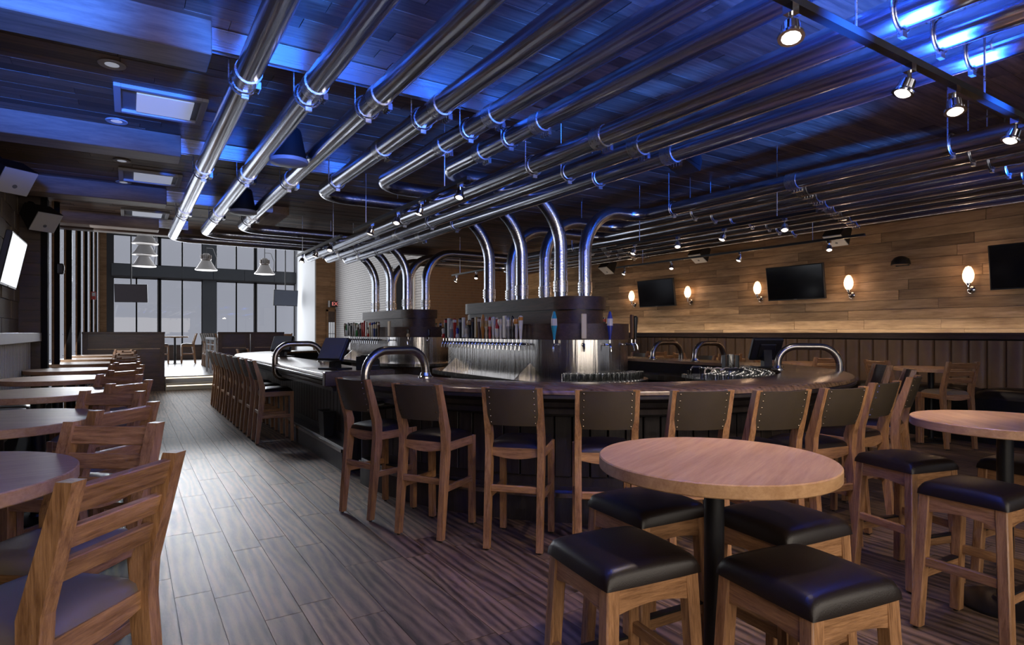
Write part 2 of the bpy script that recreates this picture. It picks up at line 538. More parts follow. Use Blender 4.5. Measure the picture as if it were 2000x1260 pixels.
# ---- left wall: stone blocks, dark planked return, slot windows
wl = struct(MB().box(XL - .15, XL, YB, 10.7, 0, ZC).build('wall_left', mortar, smooth=False), 'wall of tan stone blocks')
cells = []
z = 0; row = 0
while z < 3.45:
    y = 5.0 - (row % 2) * .24
    while y < 10.68:
        cells.append((XL, XL + .02 + random.choice((0, .006, .012)), max(y, 4.9) + .004, min(y + .48, 10.69) - .004, z + .004, min(z + .236, ZC - .02)))
        y += .48
    z += .24; row += 1
pieces(wl, cells, stone, 'stone_block', 140, lambda c: 1 / (11.2 - c[3]) if c[2] > 6 else 0)
wret = struct(MB().box(-1.3, -.965, 10.7, 10.86, 0, ZC).build('wall_left_return', mortar, smooth=False), 'dark wood planked end of the left wall')
cells = [(-1.28, -1.035, 10.68, 10.7, k * .165 + .002, k * .165 + .163) for k in range(21)]
pieces(wret, cells, dark_plank, 'plank', 40, lambda c: 1)
MB().box(-1.03, -.958, 10.66, 10.86, 0, 3.4).build('corner_post', charcoal, wret)

bays = [(10.86, 11.34, None), (11.48, 13.40, .070), (13.58, 16.20, .085), (16.38, 18.90, .07), (19.08, 21.90, .065), (22.08, 24.80, .058), (24.98, 28.00, .056)]
slots = bays
for i, (a, b, fin) in enumerate(bays):
    w = thing('window_%d' % (i + 1), (-.95, a, 0))
    struct(w, ('first', 'second', 'third', 'fourth', 'fifth', 'sixth', 'seventh')[i] + ' bright slot window of the left wall, from the front')
    L = b - a
    MB().box(-.012, -.004, 0, L, .06, 5.6).build('pane', slot_pane, w)
    if fin: MB().box(-.02, fin, -.05, .01, 0, 5.6).build('fin', charcoal, w)
    MB().box(-.02, .006, L, L + .12, 0, 5.6).build('post', cross_wood, w)
    bl = MB()
    for k in range(14):
        for yy in (L - .06, L - .42): bl.box(-.004, .0, yy - .03, yy + .03, .35 + k * .37, .372 + k * .37)
    bl.build('glass_bolts', black, w)['kind'] = 'stuff'
wlf = struct(MB().box(-1.0, -.95, 10.9, 29, 5.6, ZH).build('wall_left_far', charcoal, smooth=False), 'dark left wall around the slot windows')
MB().box(-.97, -.945, 28.12, 29, 0, 5.6).build('wall_panel', charcoal, wlf)

# ---- far window wall
wf = struct(MB().box(-1.0, 7.4, YW, YW + .2, 5.5, ZH).build('wall_far', lintel, smooth=False), 'window wall at the far end')
MB().box(-.95, 6.6, YW - .02, YW + .2, .35, .95).build('sill_panel', part_wood, wf)
for a, b in ((-.57, 1.9), (1.9, 3.1), (3.1, 4.35), (4.35, 5.6), (5.6, 6.9)):
    MB().box(a + .006, b - .006, YW - .25, YW + .1, 3.80, 4.28, .006).build('lintel_panel', lintel, wf)
MB().box(-.6, 6.95, YW - .22, YW + .1, 3.76, 3.80).build('lintel_trim', frame_m, wf)
MB().box(2.70, 3.25, YW - .12, YW + .2, .35, 5.5, .01).build('column', lintel, wf)
MB().box(-.95, -.72, YW - .15, YW + .1, .35, 5.5).build('side_panel', cross_wood, wf)
MB().box(-.72, -.50, YW - .15, YW + .15, .35, 5.5).build('side_post', frame_m, wf)
n = len(slots) + 1
lower = [(-.5, .30), (.30, 1.12), (1.12, 1.95), (1.95, 2.7), (3.25, 4.06), (4.06, 4.86), (4.86, 5.72), (5.72, 6.55)]
upper = [(-.5, 1.12), (1.12, 1.95), (1.95, 2.7), (3.25, 4.06), (4.06, 4.86), (4.86, 5.72), (5.72, 6.55)]
for cellsw, z0, z1 in ((lower, .95, 3.76), (upper, 4.28, 5.5)):
    for a, b in cellsw:
        w = thing('window_%d' % n, (0, YW, 0)); n += 1
        struct(w, 'tall bright pane of the far window wall')
        MB().box(a + .03, b - .03, .05, .058, z0 + .03, z1 - .03).build('pane', pane_m, w)
        f = MB()
        th = .09 if abs(a - 1.12) < .01 or abs(a - 4.86) < .01 else .035
        f.box(a - th, a + th * .6, 0, .1, z0, z1); f.box(b - .03, b + .005, 0, .1, z0, z1)
        f.box(a, b, 0, .1, z1 - .05, z1); f.box(a, b, 0, .1, z0, z0 + .04)
        f.build('window_frame', frame_m, w)

# ---- far right: white wall, oak wall with door, white brick wall, brown brick wall
struct(MB().box(6.55, 6.7, 24.7, 29.1, .35, ZH).build('wall_white', white_wall, smooth=False), 'bright white wall beside the windows')
wo = struct(MB().box(6.4, 7.3, 24.7, 24.85, .35, ZH).build('wall_oak', mortar, smooth=False), 'oak planked wall beside the exit door')
cells = []
z = .35
while z < 5.6:
    for x0, x1 in runs(6.4, 7.2, .5, 1.4): cells.append((x0 + .002, x1 - .002, 24.685 - random.choice((0, .004)), 24.7, z + .002, z + .178))
    z += .18
pieces(wo, cells, cross_wood, 'plank', 200, lambda c: 1)
dr = thing('door_1', (6.98, 24.66, .35)); struct(dr, 'glazed door with dark frame under the exit sign')
f = MB(); f.box(-.18, -.10, -.05, .02, 0, 2.10); f.box(.17, .22, -.05, .02, 0, 2.10); f.box(-.18, .22, -.05, .02, 2.02, 2.10)
f.build('door_frame', cross_wood, dr)
MB().box(-.10, .17, -.03, .0, 1.60, 2.02).build('door_blind', tower_wood, dr)
MB().box(-.10, .17, -.02, -.01, .1, 1.60).build('pane', emit('glow_pane', (.8, .88, 1.0), .28), dr)  # glow in the pane stands in for daylight behind the door
f = MB()
for xx in (-.1, -.01, .08, .16): f.box(xx, xx + .015, -.04, -.02, .1, 1.6)
for zz in (.1, .6, 1.1, 1.58): f.box(-.1, .17, -.04, -.02, zz, zz + .02)
f.build('muntins', frame_m, dr)

wb = struct(MB().box(7.2, 7.35, YF + .1, 24.7, 0, ZH).build('wall_white_brick', mortar_w, smooth=False), 'white painted brick wall behind the bar')
mb = MB(); z = 0; row = 0
while z < 5.6:
    y = YF + .0 - (row % 2) * .11
    while y < 24.65:
        if not (16.6 < y + .1 < 18.3 and 1.9 < z < 3.6):
            mb.box(7.2 - .012, 7.2, y + .006, y + .214, z + .006, z + .074)
        y += .22
    z += .08; row += 1
mb.build('brick_courses', brick_w, wb, smooth=False)['kind'] = 'stuff'
wn = thing('window_%d' % n, (7.2, 17.45, 2.75)); struct(wn, 'dark framed niche in the white brick wall'); n += 1
MB().box(-.01, .02, -.8, .8, -.8, .8).build('niche_back', charcoal, wn)
f = MB(); f.box(-.05, .02, -.88, -.80, -.88, .88); f.box(-.05, .02, .80, .88, -.88, .88); f.box(-.05, .02, -.88, .88, .80, .88); f.box(-.05, .02, -.88, .88, -.88, -.80)
f.build('niche_frame', whitep, wn)
wbd = struct(MB().box(7.2, XR, YF, YF + .12, 0, ZH).build('wall_brown_brick', mortar, smooth=False), 'brown brick wall behind the bar')
mb = MB(); z = 0; row = 0
while z < 5.0:
    x = 7.2 - (row % 2) * .11
    while x < XR - .02:
        mb.box(max(x, 7.2) + .005, min(x + .22, XR) - .005, YF - .012, YF, z + .005, z + .075)
        x += .22
    z += .08; row += 1
mb.build('brick_courses', brick_d, wbd, smooth=False)['kind'] = 'stuff'

# ---- wall behind the camera with street windows
wbk = struct(MB().box(-1.6, 10.8, YB - .15, YB, 0, .8).box(-1.6, 10.8, YB - .15, YB, 2.9, ZC).build('wall_back', lintel, smooth=False), 'wall with street windows behind the viewer')
for k in range(9):
    MB().box(-1.4 + k * 1.5, -1.3 + k * 1.5, YB - .12, YB - .02, .8, 2.9).build('mullion', frame_m, wbk)

# ---- partitions before the raised floor
def partition(x0, x1, label):
    t = thing('partition', ((x0 + x1) / 2, 18.0, 0), 0, label, 'partition')
    h = (x1 - x0) / 2
    MB().box(-h, h, -.06, .06, 0, 1.47).build('panel_board', part_wood, t)
    MB().box(-h - .01, h + .01, -.09, .09, 1.47, 1.52, .006).build('cap_rail', tower_wood, t)
    MB().box(h - .10, h, -.075, -.06, 0, 1.47).build('stile', tower_wood, t)
    MB().box(-h, -h + .10, -.075, -.06, 0, 1.47).build('stile', tower_wood, t)
    MB().box(-h + .1, h - .1, -.075, -.06, 0, .14).build('skirting', tower_wood, t)
    MB().box(-h + .1, h - .1, -.072, -.06, 1.08, 1.10).build('panel_rail', trim_wood, t)
    return t
partition(-.94, .80, 'dark wood half wall left of the steps behind the left tables')
partition(2.05, 2.85, 'dark wood half wall just right of the steps')
partition(2.87, 3.75, 'short dark wood half wall behind the far end of the bar')
hr = thing('step_handrail', (2.00, 19.3, .35), 0, 'white panelled handrail at the top of the steps', 'handrail')
MB().box(-.03, .03, -1.2, .9, .95, 1.02, .006).build('top_rail', whitep, hr)
for yy in (-1.15, -.1, .85): MB().box(-.025, .025, yy - .03, yy + .03, 0, .95).build('post', whitep, hr)
for zz in (.62, .80): MB().box(-.012, .012, -1.15, .85, zz, zz + .03).build('lower_rail', whitep, hr)
# ================================================================ BAR
CX, CY0, CY1, RB = 4.75, 5.85, 12.6, 3.0
def bar_path(step=R(4)):
    p = []
    n = int(PI / step)
    for k in range(n + 1):
        a = PI + PI * k / n
        p.append((CX + RB * math.cos(a), CY0 + RB * math.sin(a), -math.cos(a), -math.sin(a)))
    for k in range(n + 1):
        a = PI * k / n
        p.append((CX + RB * math.cos(a), CY1 + RB * math.sin(a), -math.cos(a), -math.sin(a)))
    p.append((CX - RB, 6.45, 1, 0))
    return p
BP = bar_path()
bt = thing('bar_counter', (0, 0, 0), 0, 'glossy dark wood oval bar counter top with rounded near end', 'bar counter')
MB().sweep(BP, [(.0, 1.035), (.010, 1.058), (.03, 1.07), (.70, 1.07), (.70, 1.03), (.0, 1.03)]).build('counter_slab', bar_top, bt, fix=True)
MB().sweep(BP, [(.01, .985), (-.012, 1.0), (-.012, 1.02), (.01, 1.03), (.14, 1.03), (.14, .87), (.10, .87), (.095, .91), (.07, .93), (.06, .965)]).build('edge_moulding', bar_board, bt, fix=True)
bf = thing('bar_cabinet', (0, 0, 0), 0, 'dark stained board front of the oval bar with black plinth', 'bar')
MB().sweep(BP, [(.385, .02), (.385, .95), (.42, .95), (.42, .02)]).build('backing', charcoal, bf, fix=True)
MB().sweep(BP, [(.20, 0), (.20, .22), (.22, .25), (.39, .25), (.39, 0)]).build('plinth', bar_board, bf, fix=True)
MB().sweep(BP, [(.188, .20), (.188, .235), (.205, .235), (.205, .20)]).build('lit_edge_strip', rail_m, bf, fix=True)  # steel strip stands for light on the plinth's top edge
MB().sweep(BP, [(.345, .82), (.345, .88), (.39, .88), (.39, .82)]).build('upper_rail', bar_board, bf, fix=True)
MB().sweep(BP, [(.355, .25), (.355, .33), (.39, .33), (.39, .25)]).build('lower_rail', bar_board, bf, fix=True)
bme = MB().box(-.066, .066, 0, .022, .33, .82, .004).mesh('board', bar_board)
rb = RB - .363
nb = 58
for k in range(nb):
    a = PI + PI * (k + .5) / nb
    o = link('board', bme, bf)
    o.location = (CX + rb * math.cos(a), CY0 + rb * math.sin(a), 0); o.rotation_euler = (0, 0, a + PI / 2 + PI)
for k in range(42):
    o = link('board', bme, bf)
    o.location = (CX - rb, 6.53 + k * .145, 0); o.rotation_euler = (0, 0, -PI / 2)
MB().box(1.97, 2.44, 6.41, 6.45, .0, 1.03, .006).build('end_panel', bar_board, bf)
MB().box(1.74, 2.52, 6.36, 6.45, .93, 1.085, .008).build('end_cap', tower_wood, bf)
MB().box(1.97, 2.42, 5.85, 5.88, .0, 1.03, .006).build('end_panel', bar_board, bf)
MB().sweep(BP, [(.66, .3), (.66, 1.03), (.69, 1.03), (.69, .3)]).build('inner_panel', charcoal, bf, fix=True)
ws = thing('bar_work_shelf', (0, 0, 0), 0, 'stainless work shelf running inside the bar below the counter', 'shelf')
MB().sweep(BP, [(.70, .84), (.70, .88), (1.18, .88), (1.18, .80), (1.16, .80), (1.16, .84)]).build('shelf_top', steel_v, ws, fix=True)
MB().sweep(BP, [(.74, .0), (.74, .84), (1.10, .84), (1.10, .0)]).build('shelf_base', charcoal, ws, fix=True)

# ---- counter rails of bent tube
def drink_rail(ox, oy, dx, dy, label):
    t = thing('drink_rail', (ox, oy, 1.07), math.atan2(dy, dx), label, 'rail', 'bent steel rails arching over the bar counter')
    # local +x points from the inner counter edge to the guests
    pts = [(0, 0, .0), (0, 0, .27), (.66, 0, .27), (.66, 0, -.22), (.35, 0, -.22)]
    MB().tube(fillet(pts, [.20, .22, .12], 9), .04, 14).build('bent_tube', rail_m, t)
    MB().lathe([(.07, 0), (.07, .012), (.055, .02), (.046, .05)], n=18).build('foot_flange', chrome, t)
for x, y, a, lab in ((2.42, 9.0, 180, 'steel tube rail arching over the bar beside the left register'),
                     (2.40, 5.28, 193, 'steel tube rail arching over the near left end of the round bar'),
                     (7.12, 6.9, 0, 'farther steel tube rail on the right side of the bar'),
                     (7.12, 6.05, 0, 'second steel tube rail on the right side of the bar'),
                     (6.40, 4.22, -45, 'steel tube rail next to the right register'),):
    drink_rail(x, y, math.cos(R(a)), math.sin(R(a)), lab)

# ---- island base and beer towers
def stadium(cx, y0, y1, r, n=20):
    p = [(cx + r * math.cos(PI + PI * k / n), y0 + r * math.sin(PI + PI * k / n)) for k in range(n + 1)]
    p += [(cx + r * math.cos(PI * k / n), y1 + r * math.sin(PI * k / n)) for k in range(n + 1)]
    return p
def hcol(name, col, r=.35): return plain('handle_' + name, col, r, noise=.08)
HC = {k: hcol(k, v) for k, v in dict(white=(.62, .60, .57), black=(.012, .012, .015), red=(.42, .022, .015), orange=(.48, .19, .03),
      gold=(.42, .24, .06), green=(.03, .22, .05), blue=(.02, .035, .25), teal=(.02, .30, .42), brown=(.10, .05, .03), cream=(.58, .49, .36), grey=(.22, .22, .23)).items()}
HM = {}
def handle_mesh(shape, c1, c2):
    key = (shape, c1, c2)
    if key in HM: return HM[key]
    mb = MB()
    if shape == 'taper':
        mb.lathe([(.010, .05), (.011, .08), (.020, .22), (.021, .25), (.012, .262), (.0, .265)], n=10)
    elif shape == 'plank':
        mb.box(-.011, .011, -.020, .020, .06, .27, .004)
    elif shape == 'round':
        mb.lathe([(.010, .05), (.013, .15), (.013, .17), (.026, .19), (.030, .21), (.026, .235), (.0, .245)], n=10)
    elif shape == 'oval':
        mb.lathe([(.008, .05), (.012, .09), (.024, .17), (.022, .23), (.008, .29), (.0, .292)], n=10)
    elif shape == 'bottle':
        mb.lathe([(.008, .05), (.018, .07), (.020, .15), (.012, .19), (.010, .24), (.014, .25), (.0, .262)], n=10)
    elif shape == 'fig':
        mb.lathe([(.009, .05), (.014, .09), (.010, .13), (.020, .17), (.015, .20), (.019, .23), (.010, .255), (.0, .27)], n=9)
    else:
        mb.lathe([(.010, .05), (.020, .07), (.013, .10), (.018, .14), (.016, .155), (.0, .165)], n=10)
    me = mb.mesh('tap_handle', HC[c1])
    me.materials.append(HC[c2])
    zt = {'taper': .20, 'plank': .20, 'round': .18, 'oval': .15, 'bottle': .16, 'fig': .165}.get(shape, .11)
    for p in me.polygons:
        if p.center.z > zt and p.center.z < .24: p.material_index = 1
    HM[key] = me
    return me
tap_me = (MB().cyl((0, 0, 0), (.075, 0, 0), .010, n=8).lathe([(.018, 0), (.018, .008)], (0, 0, 0), 10, Matrix.Rotation(PI / 2, 3, 'Y'))
          .tube([(.07, 0, .012), (.085, 0, 0), (.10, 0, -.03), (.105, 0, -.075)], [.014, .014, .012, .009], 8)
          .cyl((.078, 0, .0), (.078, 0, .055), .007, n=8)).mesh('tap', chrome)
SH = ['taper', 'plank', 'round', 'oval', 'bottle', 'fig', 'short']
def add_tap(tower, x, y, z, ang, shape, c1, c2):
    t = link('tap', tap_me, tower)
    t.location = (x, y, z); t.rotation_euler = (0, 0, ang)
    h = link('tap_handle', handle_mesh(shape, c1, c2), t)
    h.location = (.078, 0, -.01); h.scale = (1.4, 1.45, 1.32)
NEARSET = [('short','red','white'),('taper','black','red'),('plank','white','orange'),('bottle','grey','white'),('taper','red','white'),('short','white','blue'),('taper','black','grey'),('plank','white','blue'),
           ('short','white','cream'),('round','black','gold'),('taper','black','brown'),('plank','gold','white'),('taper','brown','cream'),('oval','orange','gold'),('fig','cream','gold'),('fig','red','cream'),
           ('taper','white','white'),('bottle','white','red'),('round','white','cream'),('plank','white','white'),('fig','grey','white'),('fig','black','brown'),('round','white','orange'),('taper','white','orange')]
FARSET = [('taper','brown','cream'),('bottle','white','green'),('plank','black','brown'),('taper','white','black'),('taper','black','white'),('plank','brown','black'),('taper','white','cream'),('bottle','green','white'),
          ('round','brown','cream'),('fig','black','white'),('taper','red','red'),('oval','red','red'),('plank','white','black'),('short','red','white'),('taper','cream','red'),('taper','white','blue'),('fig','blue','cream'),('fig','black','cream')]
def tower(dy, label, handles, ends, n):
    X = 4.62; y0, y1 = 5.75 + dy, 7.85 + dy
    t = thing('beer_tower', (0, 0, 0), 0, label, 'beer tower', 'stainless beer towers in the middle of the bar')
    MB().prism(stadium(X, y0, y1, .58), 'z', .0, .90).build('plinth', tower_wood, t)
    MB().prism(stadium(X, y0, y1, .86), 'z', .90, .955).build('drip_tray', steel_v, t)
    MB().prism(stadium(X, y0, y1, .62, 32), 'z', .955, 1.42).build('steel_drum', steel_v, t)
    MB().prism(stadium(X, y0, y1, .632, 32), 'z', 1.42, 1.605).build('wood_band', tower_wood, t)
    MB().prism(stadium(X, y0, y1, .325, 24), 'z', 1.605, 1.765).build('neck', tower_wood, t)
    MB().prism(stadium(X, y0, y1, .36, 24), 'z', 1.775, 1.93).build('cap', tower_wood, t)
    MB().prism(stadium(X, y0, y1, .315, 24), 'z', 1.76, 1.78).build('cap_groove', black, t)
    for yy in (y1 - .1, y0 + .1):
        MB().prism([(X - .62, .955), (X - .84, .955), (X - .62, 1.14)], 'y', yy - .006, yy + .006).build('gusset', steel_v, t)
    for k in range(n):
        yy = y1 + .12 - k * (2.15 / n)
        c = handles[k % len(handles)]
        add_tap(t, X - .632, yy, 1.385 - .02, PI, *c)
    for a, c in ends:
        a = R(a)
        add_tap(t, X + .632 * math.cos(a), y0 + .632 * math.sin(a), 1.365, a, *c)
    for k in range(8):
        add_tap(t, X + .632, y0 + .3 + k * .2, 1.365, 0, *handles[(k * 3 + 1) % len(handles)])
    return t
tower(0, 'nearer beer tower with a long row of colourful tap handles', NEARSET, [(211, ('oval','teal','white')), (238, ('plank','cream','white')), (263, ('oval','blue','white')), (296, ('plank','brown','brown')), (318, ('taper','black','black'))], 24)
tower(4.75, 'farther beer tower standing before the brick walls', FARSET, [(200, ('plank','cream','black')), (232, ('short','cream','black')), (262, ('short','black','black')), (300, ('short','grey','black'))], 19)

# ================================================================ PIPES
def band(mb, x, y, z, L=.12, r=.087):
    mb.tube([(x, y - L / 2, z), (x, y + L / 2, z)], r, 18)
def pipe(path, radii, label, couplings, hangers, riser=None, group='polished tubes running along the ceiling', zc=3.2):
    t = thing('ceiling_tube', (0, 0, 0), 0, label, 'tube', group)
    MB().tube(fillet(path, radii, 12) if len(path) > 2 else path, .08, 20).build('tube', pipe_m, t)
    x = path[0][0]; z = path[0][2]
    for y in couplings:
        c = MB(); band(c, x, y, z); c = c.build('coupling', band_m, t)
        lg = MB()
        for k in range(4): lg.box(x + .045, x + .075, y - .055 + k * .03, y - .038 + k * .03, z - .105, z - .06)
        lg.build('coupling_lugs', chrome, c)
    for y in hangers:
        h = MB()
        n = 20
        h.tube([(x + .092 * math.cos(a), y, z + .092 * math.sin(a)) for a in [2 * PI * k / n for k in range(n + 1)]], .007, 6, caps=False)
        h.cyl((x - .092, y, z + .0), (x - .092, y, ZC - .02), .006, n=6)
        h.box(x - .015, x + .03, y - .012, y + .012, z - .115, z - .085)
        h.build('hanger', band_m, t)
    if riser:
        xr, yr = riser
        MB().tube([(xr, yr, 1.99), (xr, yr, 2.13)], .088, 20).build('riser_coupling', band_m, t)
        lg = MB()
        for k in range(4): lg.box(xr - .105, xr - .08, yr - .02, yr + .01, 2.0 + k * .033, 2.016 + k * .033)
        lg.build('riser_lugs', chrome, t)
ORD = ['leftmost', 'second from left', 'third from left', 'fourth from left', 'fifth from left', 'sixth from left']
ys = [12.25, 11.4, 10.55, 7.5, 6.65, 5.8]
for i, (x, yr) in enumerate(zip((.66, 1.08, 1.52, 1.97, 2.40, 2.80), ys)):
    pipe([(x, -1.6, 3.2), (x, yr, 3.2), (4.42, yr, 3.2), (4.42, yr, 1.932)], [.36, .70],
         ORD[i] + ' polished ceiling tube bending right to a beer tower', [4.25 - i * .06, (1.3, 6.9)[i < 3]] + ([9.3] if i < 3 else [5.3 if i == 3 else 4.9]),
         [4.4, 1.75] + ([7.04, 9.7] if i < 3 else []) + ([6.7] if i == 3 else []), riser=(4.42, yr))
for i, x in enumerate((3.10, 3.50, 3.88)):
    pipe([(x, -1.6, 3.02), (x, 12.55, 3.02), (x, 12.55, 3.50)], .12,
         ('left', 'middle', 'right')[i] + ' of the three straight low tubes above the middle of the bar', [3.55, 8.7, 11.6], [4.47, 7.5, 10.6, 1.4], zc=3.02)
bank = [(5.73, 5.8), (6.12, 6.65), (6.51, 7.5), (6.90, 10.55), (7.29, 11.4), (7.68, 12.25)]
for i, (x, yr) in enumerate(bank):
    pipe([(x, -1.6, 3.05), (x, yr, 3.05), (4.80, yr, 3.05), (4.80, yr, 1.932)], [.26, .56],
         ('first', 'second', 'third', 'fourth', 'fifth', 'sixth')[i] + ' tube of the dense right bank counted from the bar', [3.6 + .12 * i, 8.2 if i > 2 else 1.6], [5.2, 2.2] + ([8.6] if i > 2 else []), riser=(4.80, yr), group='tubes of the dense right bank', zc=3.05)
for i, x in enumerate((8.07, 8.46)):
    pipe([(x, -1.6, 3.05), (x, 12.9, 3.05), (x, 12.9, 3.5)], .12,
         ('next to last', 'last')[i] + ' tube of the right bank nearest the oak plank wall', [4.3 + .12 * i, 8.4], [5.3, 2.3, 8.7], group='tubes of the dense right bank', zc=3.05)
for k, (y, x1) in enumerate(((1.75, 3.1), (4.4, 3.1), (7.04, 2.2), (9.7, 1.85), (12.15, .9))):
    MB().box(.45, x1, y - .10, y - .04, 3.36, 3.40).box(.45, x1, y - .10, y - .095, 3.33, 3.36).box(.45, x1, y - .045, y - .04, 3.33, 3.36).box(.45, x1, y - .085, y - .055, 3.40, ZC - .02).build('strut_channel', band_m)
    tag(COL.objects[-1], ('nearest', 'second', 'third', 'fourth', 'farthest')[k] + ' steel strut channel carrying the left ceiling tubes', 'strut', 'strut channels under the ceiling')

# ================================================================ TRACK LIGHTS
def track(p0, p1, heads, label, aims, power, rods=(0.15, .85), tilt=.3, col=(1, .80, .58)):
    p0, p1 = Vector(p0), Vector(p1)
    t = thing('track_light', p0, 0, label, 'track light', 'track lights over the bar')
    d = p1 - p0
    alongx = abs(d.x) > abs(d.y)
    if alongx: MB().box(0, d.x, -.018, .018, -.016, .016).build('rail', black, t)
    else: MB().box(-.018, .018, 0, d.y, -.016, .016).build('rail', black, t)
    for r in rods:
        q = d * r
        MB().cyl((q.x, q.y, .016), (q.x, q.y, ZC - p0.z - .01), .005, n=6).build('hanging_rod', band_m, t)
    for k, h in enumerate(heads):
        q = d * h
        M = Matrix.Rotation(tilt if k % 2 else -tilt * .6, 3, 'X') @ Matrix.Rotation(.25, 3, 'Y')
        hd = MB().box(q.x - .02, q.x + .02, q.y - .02, q.y + .02, -.05, -.016).cyl((q.x, q.y, -.05), (q.x, q.y, -.085), .009, n=8).build('lamp_head', chrome, t)
        MB().lathe([(.015, .0), (.032, -.012), (.036, -.05), (.047, -.062), (.047, -.072), (.040, -.072)], (q.x, q.y, -.078), 14, M).build('reflector', chrome, hd)
        MB().lathe([(.0, -.062), (.022, -.066), (.034, -.073), (.022, -.083), (.0, -.086)], (q.x, q.y, -.078), 12, M).build('bulb', bulb_m, hd)
        w = p0 + q + Vector((0, 0, -.19))
        a = aims[k % len(aims)]
        light('track_spot', 'SPOT', w, power, col, Vector(a) if not callable(a) else a(w), spot_size=R(75), spot_blend=.6, shadow_soft_size=.04)
track((1.6, 1.3, 2.72), (4.6, 1.3, 2.72), (.15, .45, .60, .86), 'near track light crossing above the bar height tables', [(2.0, 1.9, .9), (2.6, 2.6, .6), (3.6, 2.4, .6), (4.6, 2.2, .7)], 62, rods=(.3, .72))
track((2.5, 4.6, 2.85), (2.5, 7.75, 2.85), (.05, .32, .52, .78), 'black track light left of the three straight tubes', [lambda w: w + Vector((1.6, -.8, -1.8)), lambda w: w + Vector((.5, -1.0, -2))], 12)
track((2.5, 8.3, 2.85), (2.5, 10.9, 2.85), (.2, .5, .85), 'farther track light left of the three straight tubes', [lambda w: w + Vector((1.4, 0, -2))], 10)
track((5.8, 3.4, 2.72), (5.8, 6.3, 2.72), (.12, .38, .62, .88), 'track light hanging under the near right bank of tubes', [lambda w: w + Vector((1.6, .2, -2)), lambda w: w + Vector((-1.0, .6, -2))], 16)
track((5.8, 6.7, 2.72), (5.8, 9.3, 2.72), (.12, .45, .82), 'track light under the right tubes behind the near risers', [lambda w: w + Vector((2.2, .4, -1.6)), lambda w: w + Vector((-1.0, .2, -2))], 14)
track((5.8, 10.0, 2.72), (5.8, 11.4, 2.72), (.25, .85), 'short track light before the brown brick wall', [lambda w: w + Vector((2.2, 4.2, -.7))], 260, rods=(.75,))
track((7.9, 4.0, 2.75), (7.9, 8.6, 2.75), (.1, .4, .7, .95), 'track light between the right tubes and the oak wall', [lambda w: w + Vector((1.2, 0, -2)), lambda w: w + Vector((2.4, 0, -2.0))], 42)
# ================================================================ SEATING
def cushion(mb, w, d, z0, h, n=10, crown=.35, cx=0, cy=0, pw=12):
    vs = []; fs = []
    for j in range(n + 1):
        for i in range(n + 1):
            s = math.sin((i / n - .5) * PI); t = math.sin((j / n - .5) * PI)
            e = max(0, (1 - abs(s) ** pw) * (1 - abs(t) ** pw)) ** .5
            z = z0 + h * (1 - crown) * e + h * crown * e * (1 - s * s * .6) * (1 - t * t * .6)
            k = 1 - .018 * (abs(s * t)) ** 3
            vs.append((cx + s * w / 2 * k, cy + t * d / 2 * k, z))
    for j in range(n):
        for i in range(n):
            a = j * (n + 1) + i
            fs.append((a, a + 1, a + n + 2, a + n + 1))
    b = len(vs)
    ring = [i for i in range(n + 1)] + [j * (n + 1) + n for j in range(1, n + 1)] + [n * (n + 1) + i for i in range(n - 1, -1, -1)] + [j * (n + 1) for j in range(n - 1, 0, -1)]
    fs.append(tuple(ring[::-1]))
    return mb.add(vs, fs)

POST = [(-.285, .014), (-.243, .014), (-.166, .60), (-.164, .78), (-.279, 1.13), (-.325, 1.13), (-.236, .79), (-.229, .68)]
def py(z): return -.20 - max(0, z - .78) / .35 * .102
def chair_base(t, seat_mat):
    for s in (-1, 1):
        a, b = (.163, .208) if s > 0 else (-.208, -.163)
        MB().prism(POST, 'x', a, b).build('back_post', oak['z'], t, smooth=False)
        MB().prism([(.168, .014), (.206, .014), (.205, .70), (.158, .70)], 'x', a, b).build('leg', oak['z'], t, smooth=False)
        MB().box(a + .006, b - .006, -.175, .165, .635, .70, .003).build('seat_rail', oak['y'], t)
        MB().box(a + .01, b - .012, -.225, .172, .34, .385, .003).build('stretcher', oak['y'], t)
    arch = [(-.163, .70), (-.163, .645)] + [(-.163 + .326 * k / 8, .645 - .022 * math.sin(PI * k / 8)) for k in range(1, 8)] + [(.163, .645), (.163, .70)]
    MB().prism(arch, 'y', -.205, -.178).build('seat_rail', oak['x'], t, smooth=False)
    MB().prism(arch, 'y', .168, .196).build('seat_rail', oak['x'], t, smooth=False)
    MB().box(-.163, .163, -.243, -.215, .40, .445, .003).build('stretcher', oak['x'], t)
    fr = MB().box(-.163, .163, .174, .200, .28, .325, .003).build('footrest', oak['x'], t)
    MB().box(-.16, .16, .170, .204, .325, .334).build('footrest_strip', black, fr)
    cushion(MB(), .39, .40, .695, .065, 10, .45, 0, .0).build('seat_cushion', seat_mat, t, ang=1.2)
    gl = MB()
    for x in (-.185, .185):
        for y in (-.264, .187): gl.cyl((x, y, 0), (x, y, .016), .012, n=8)
    gl.build('foot_glides', black, t)['kind'] = 'stuff'

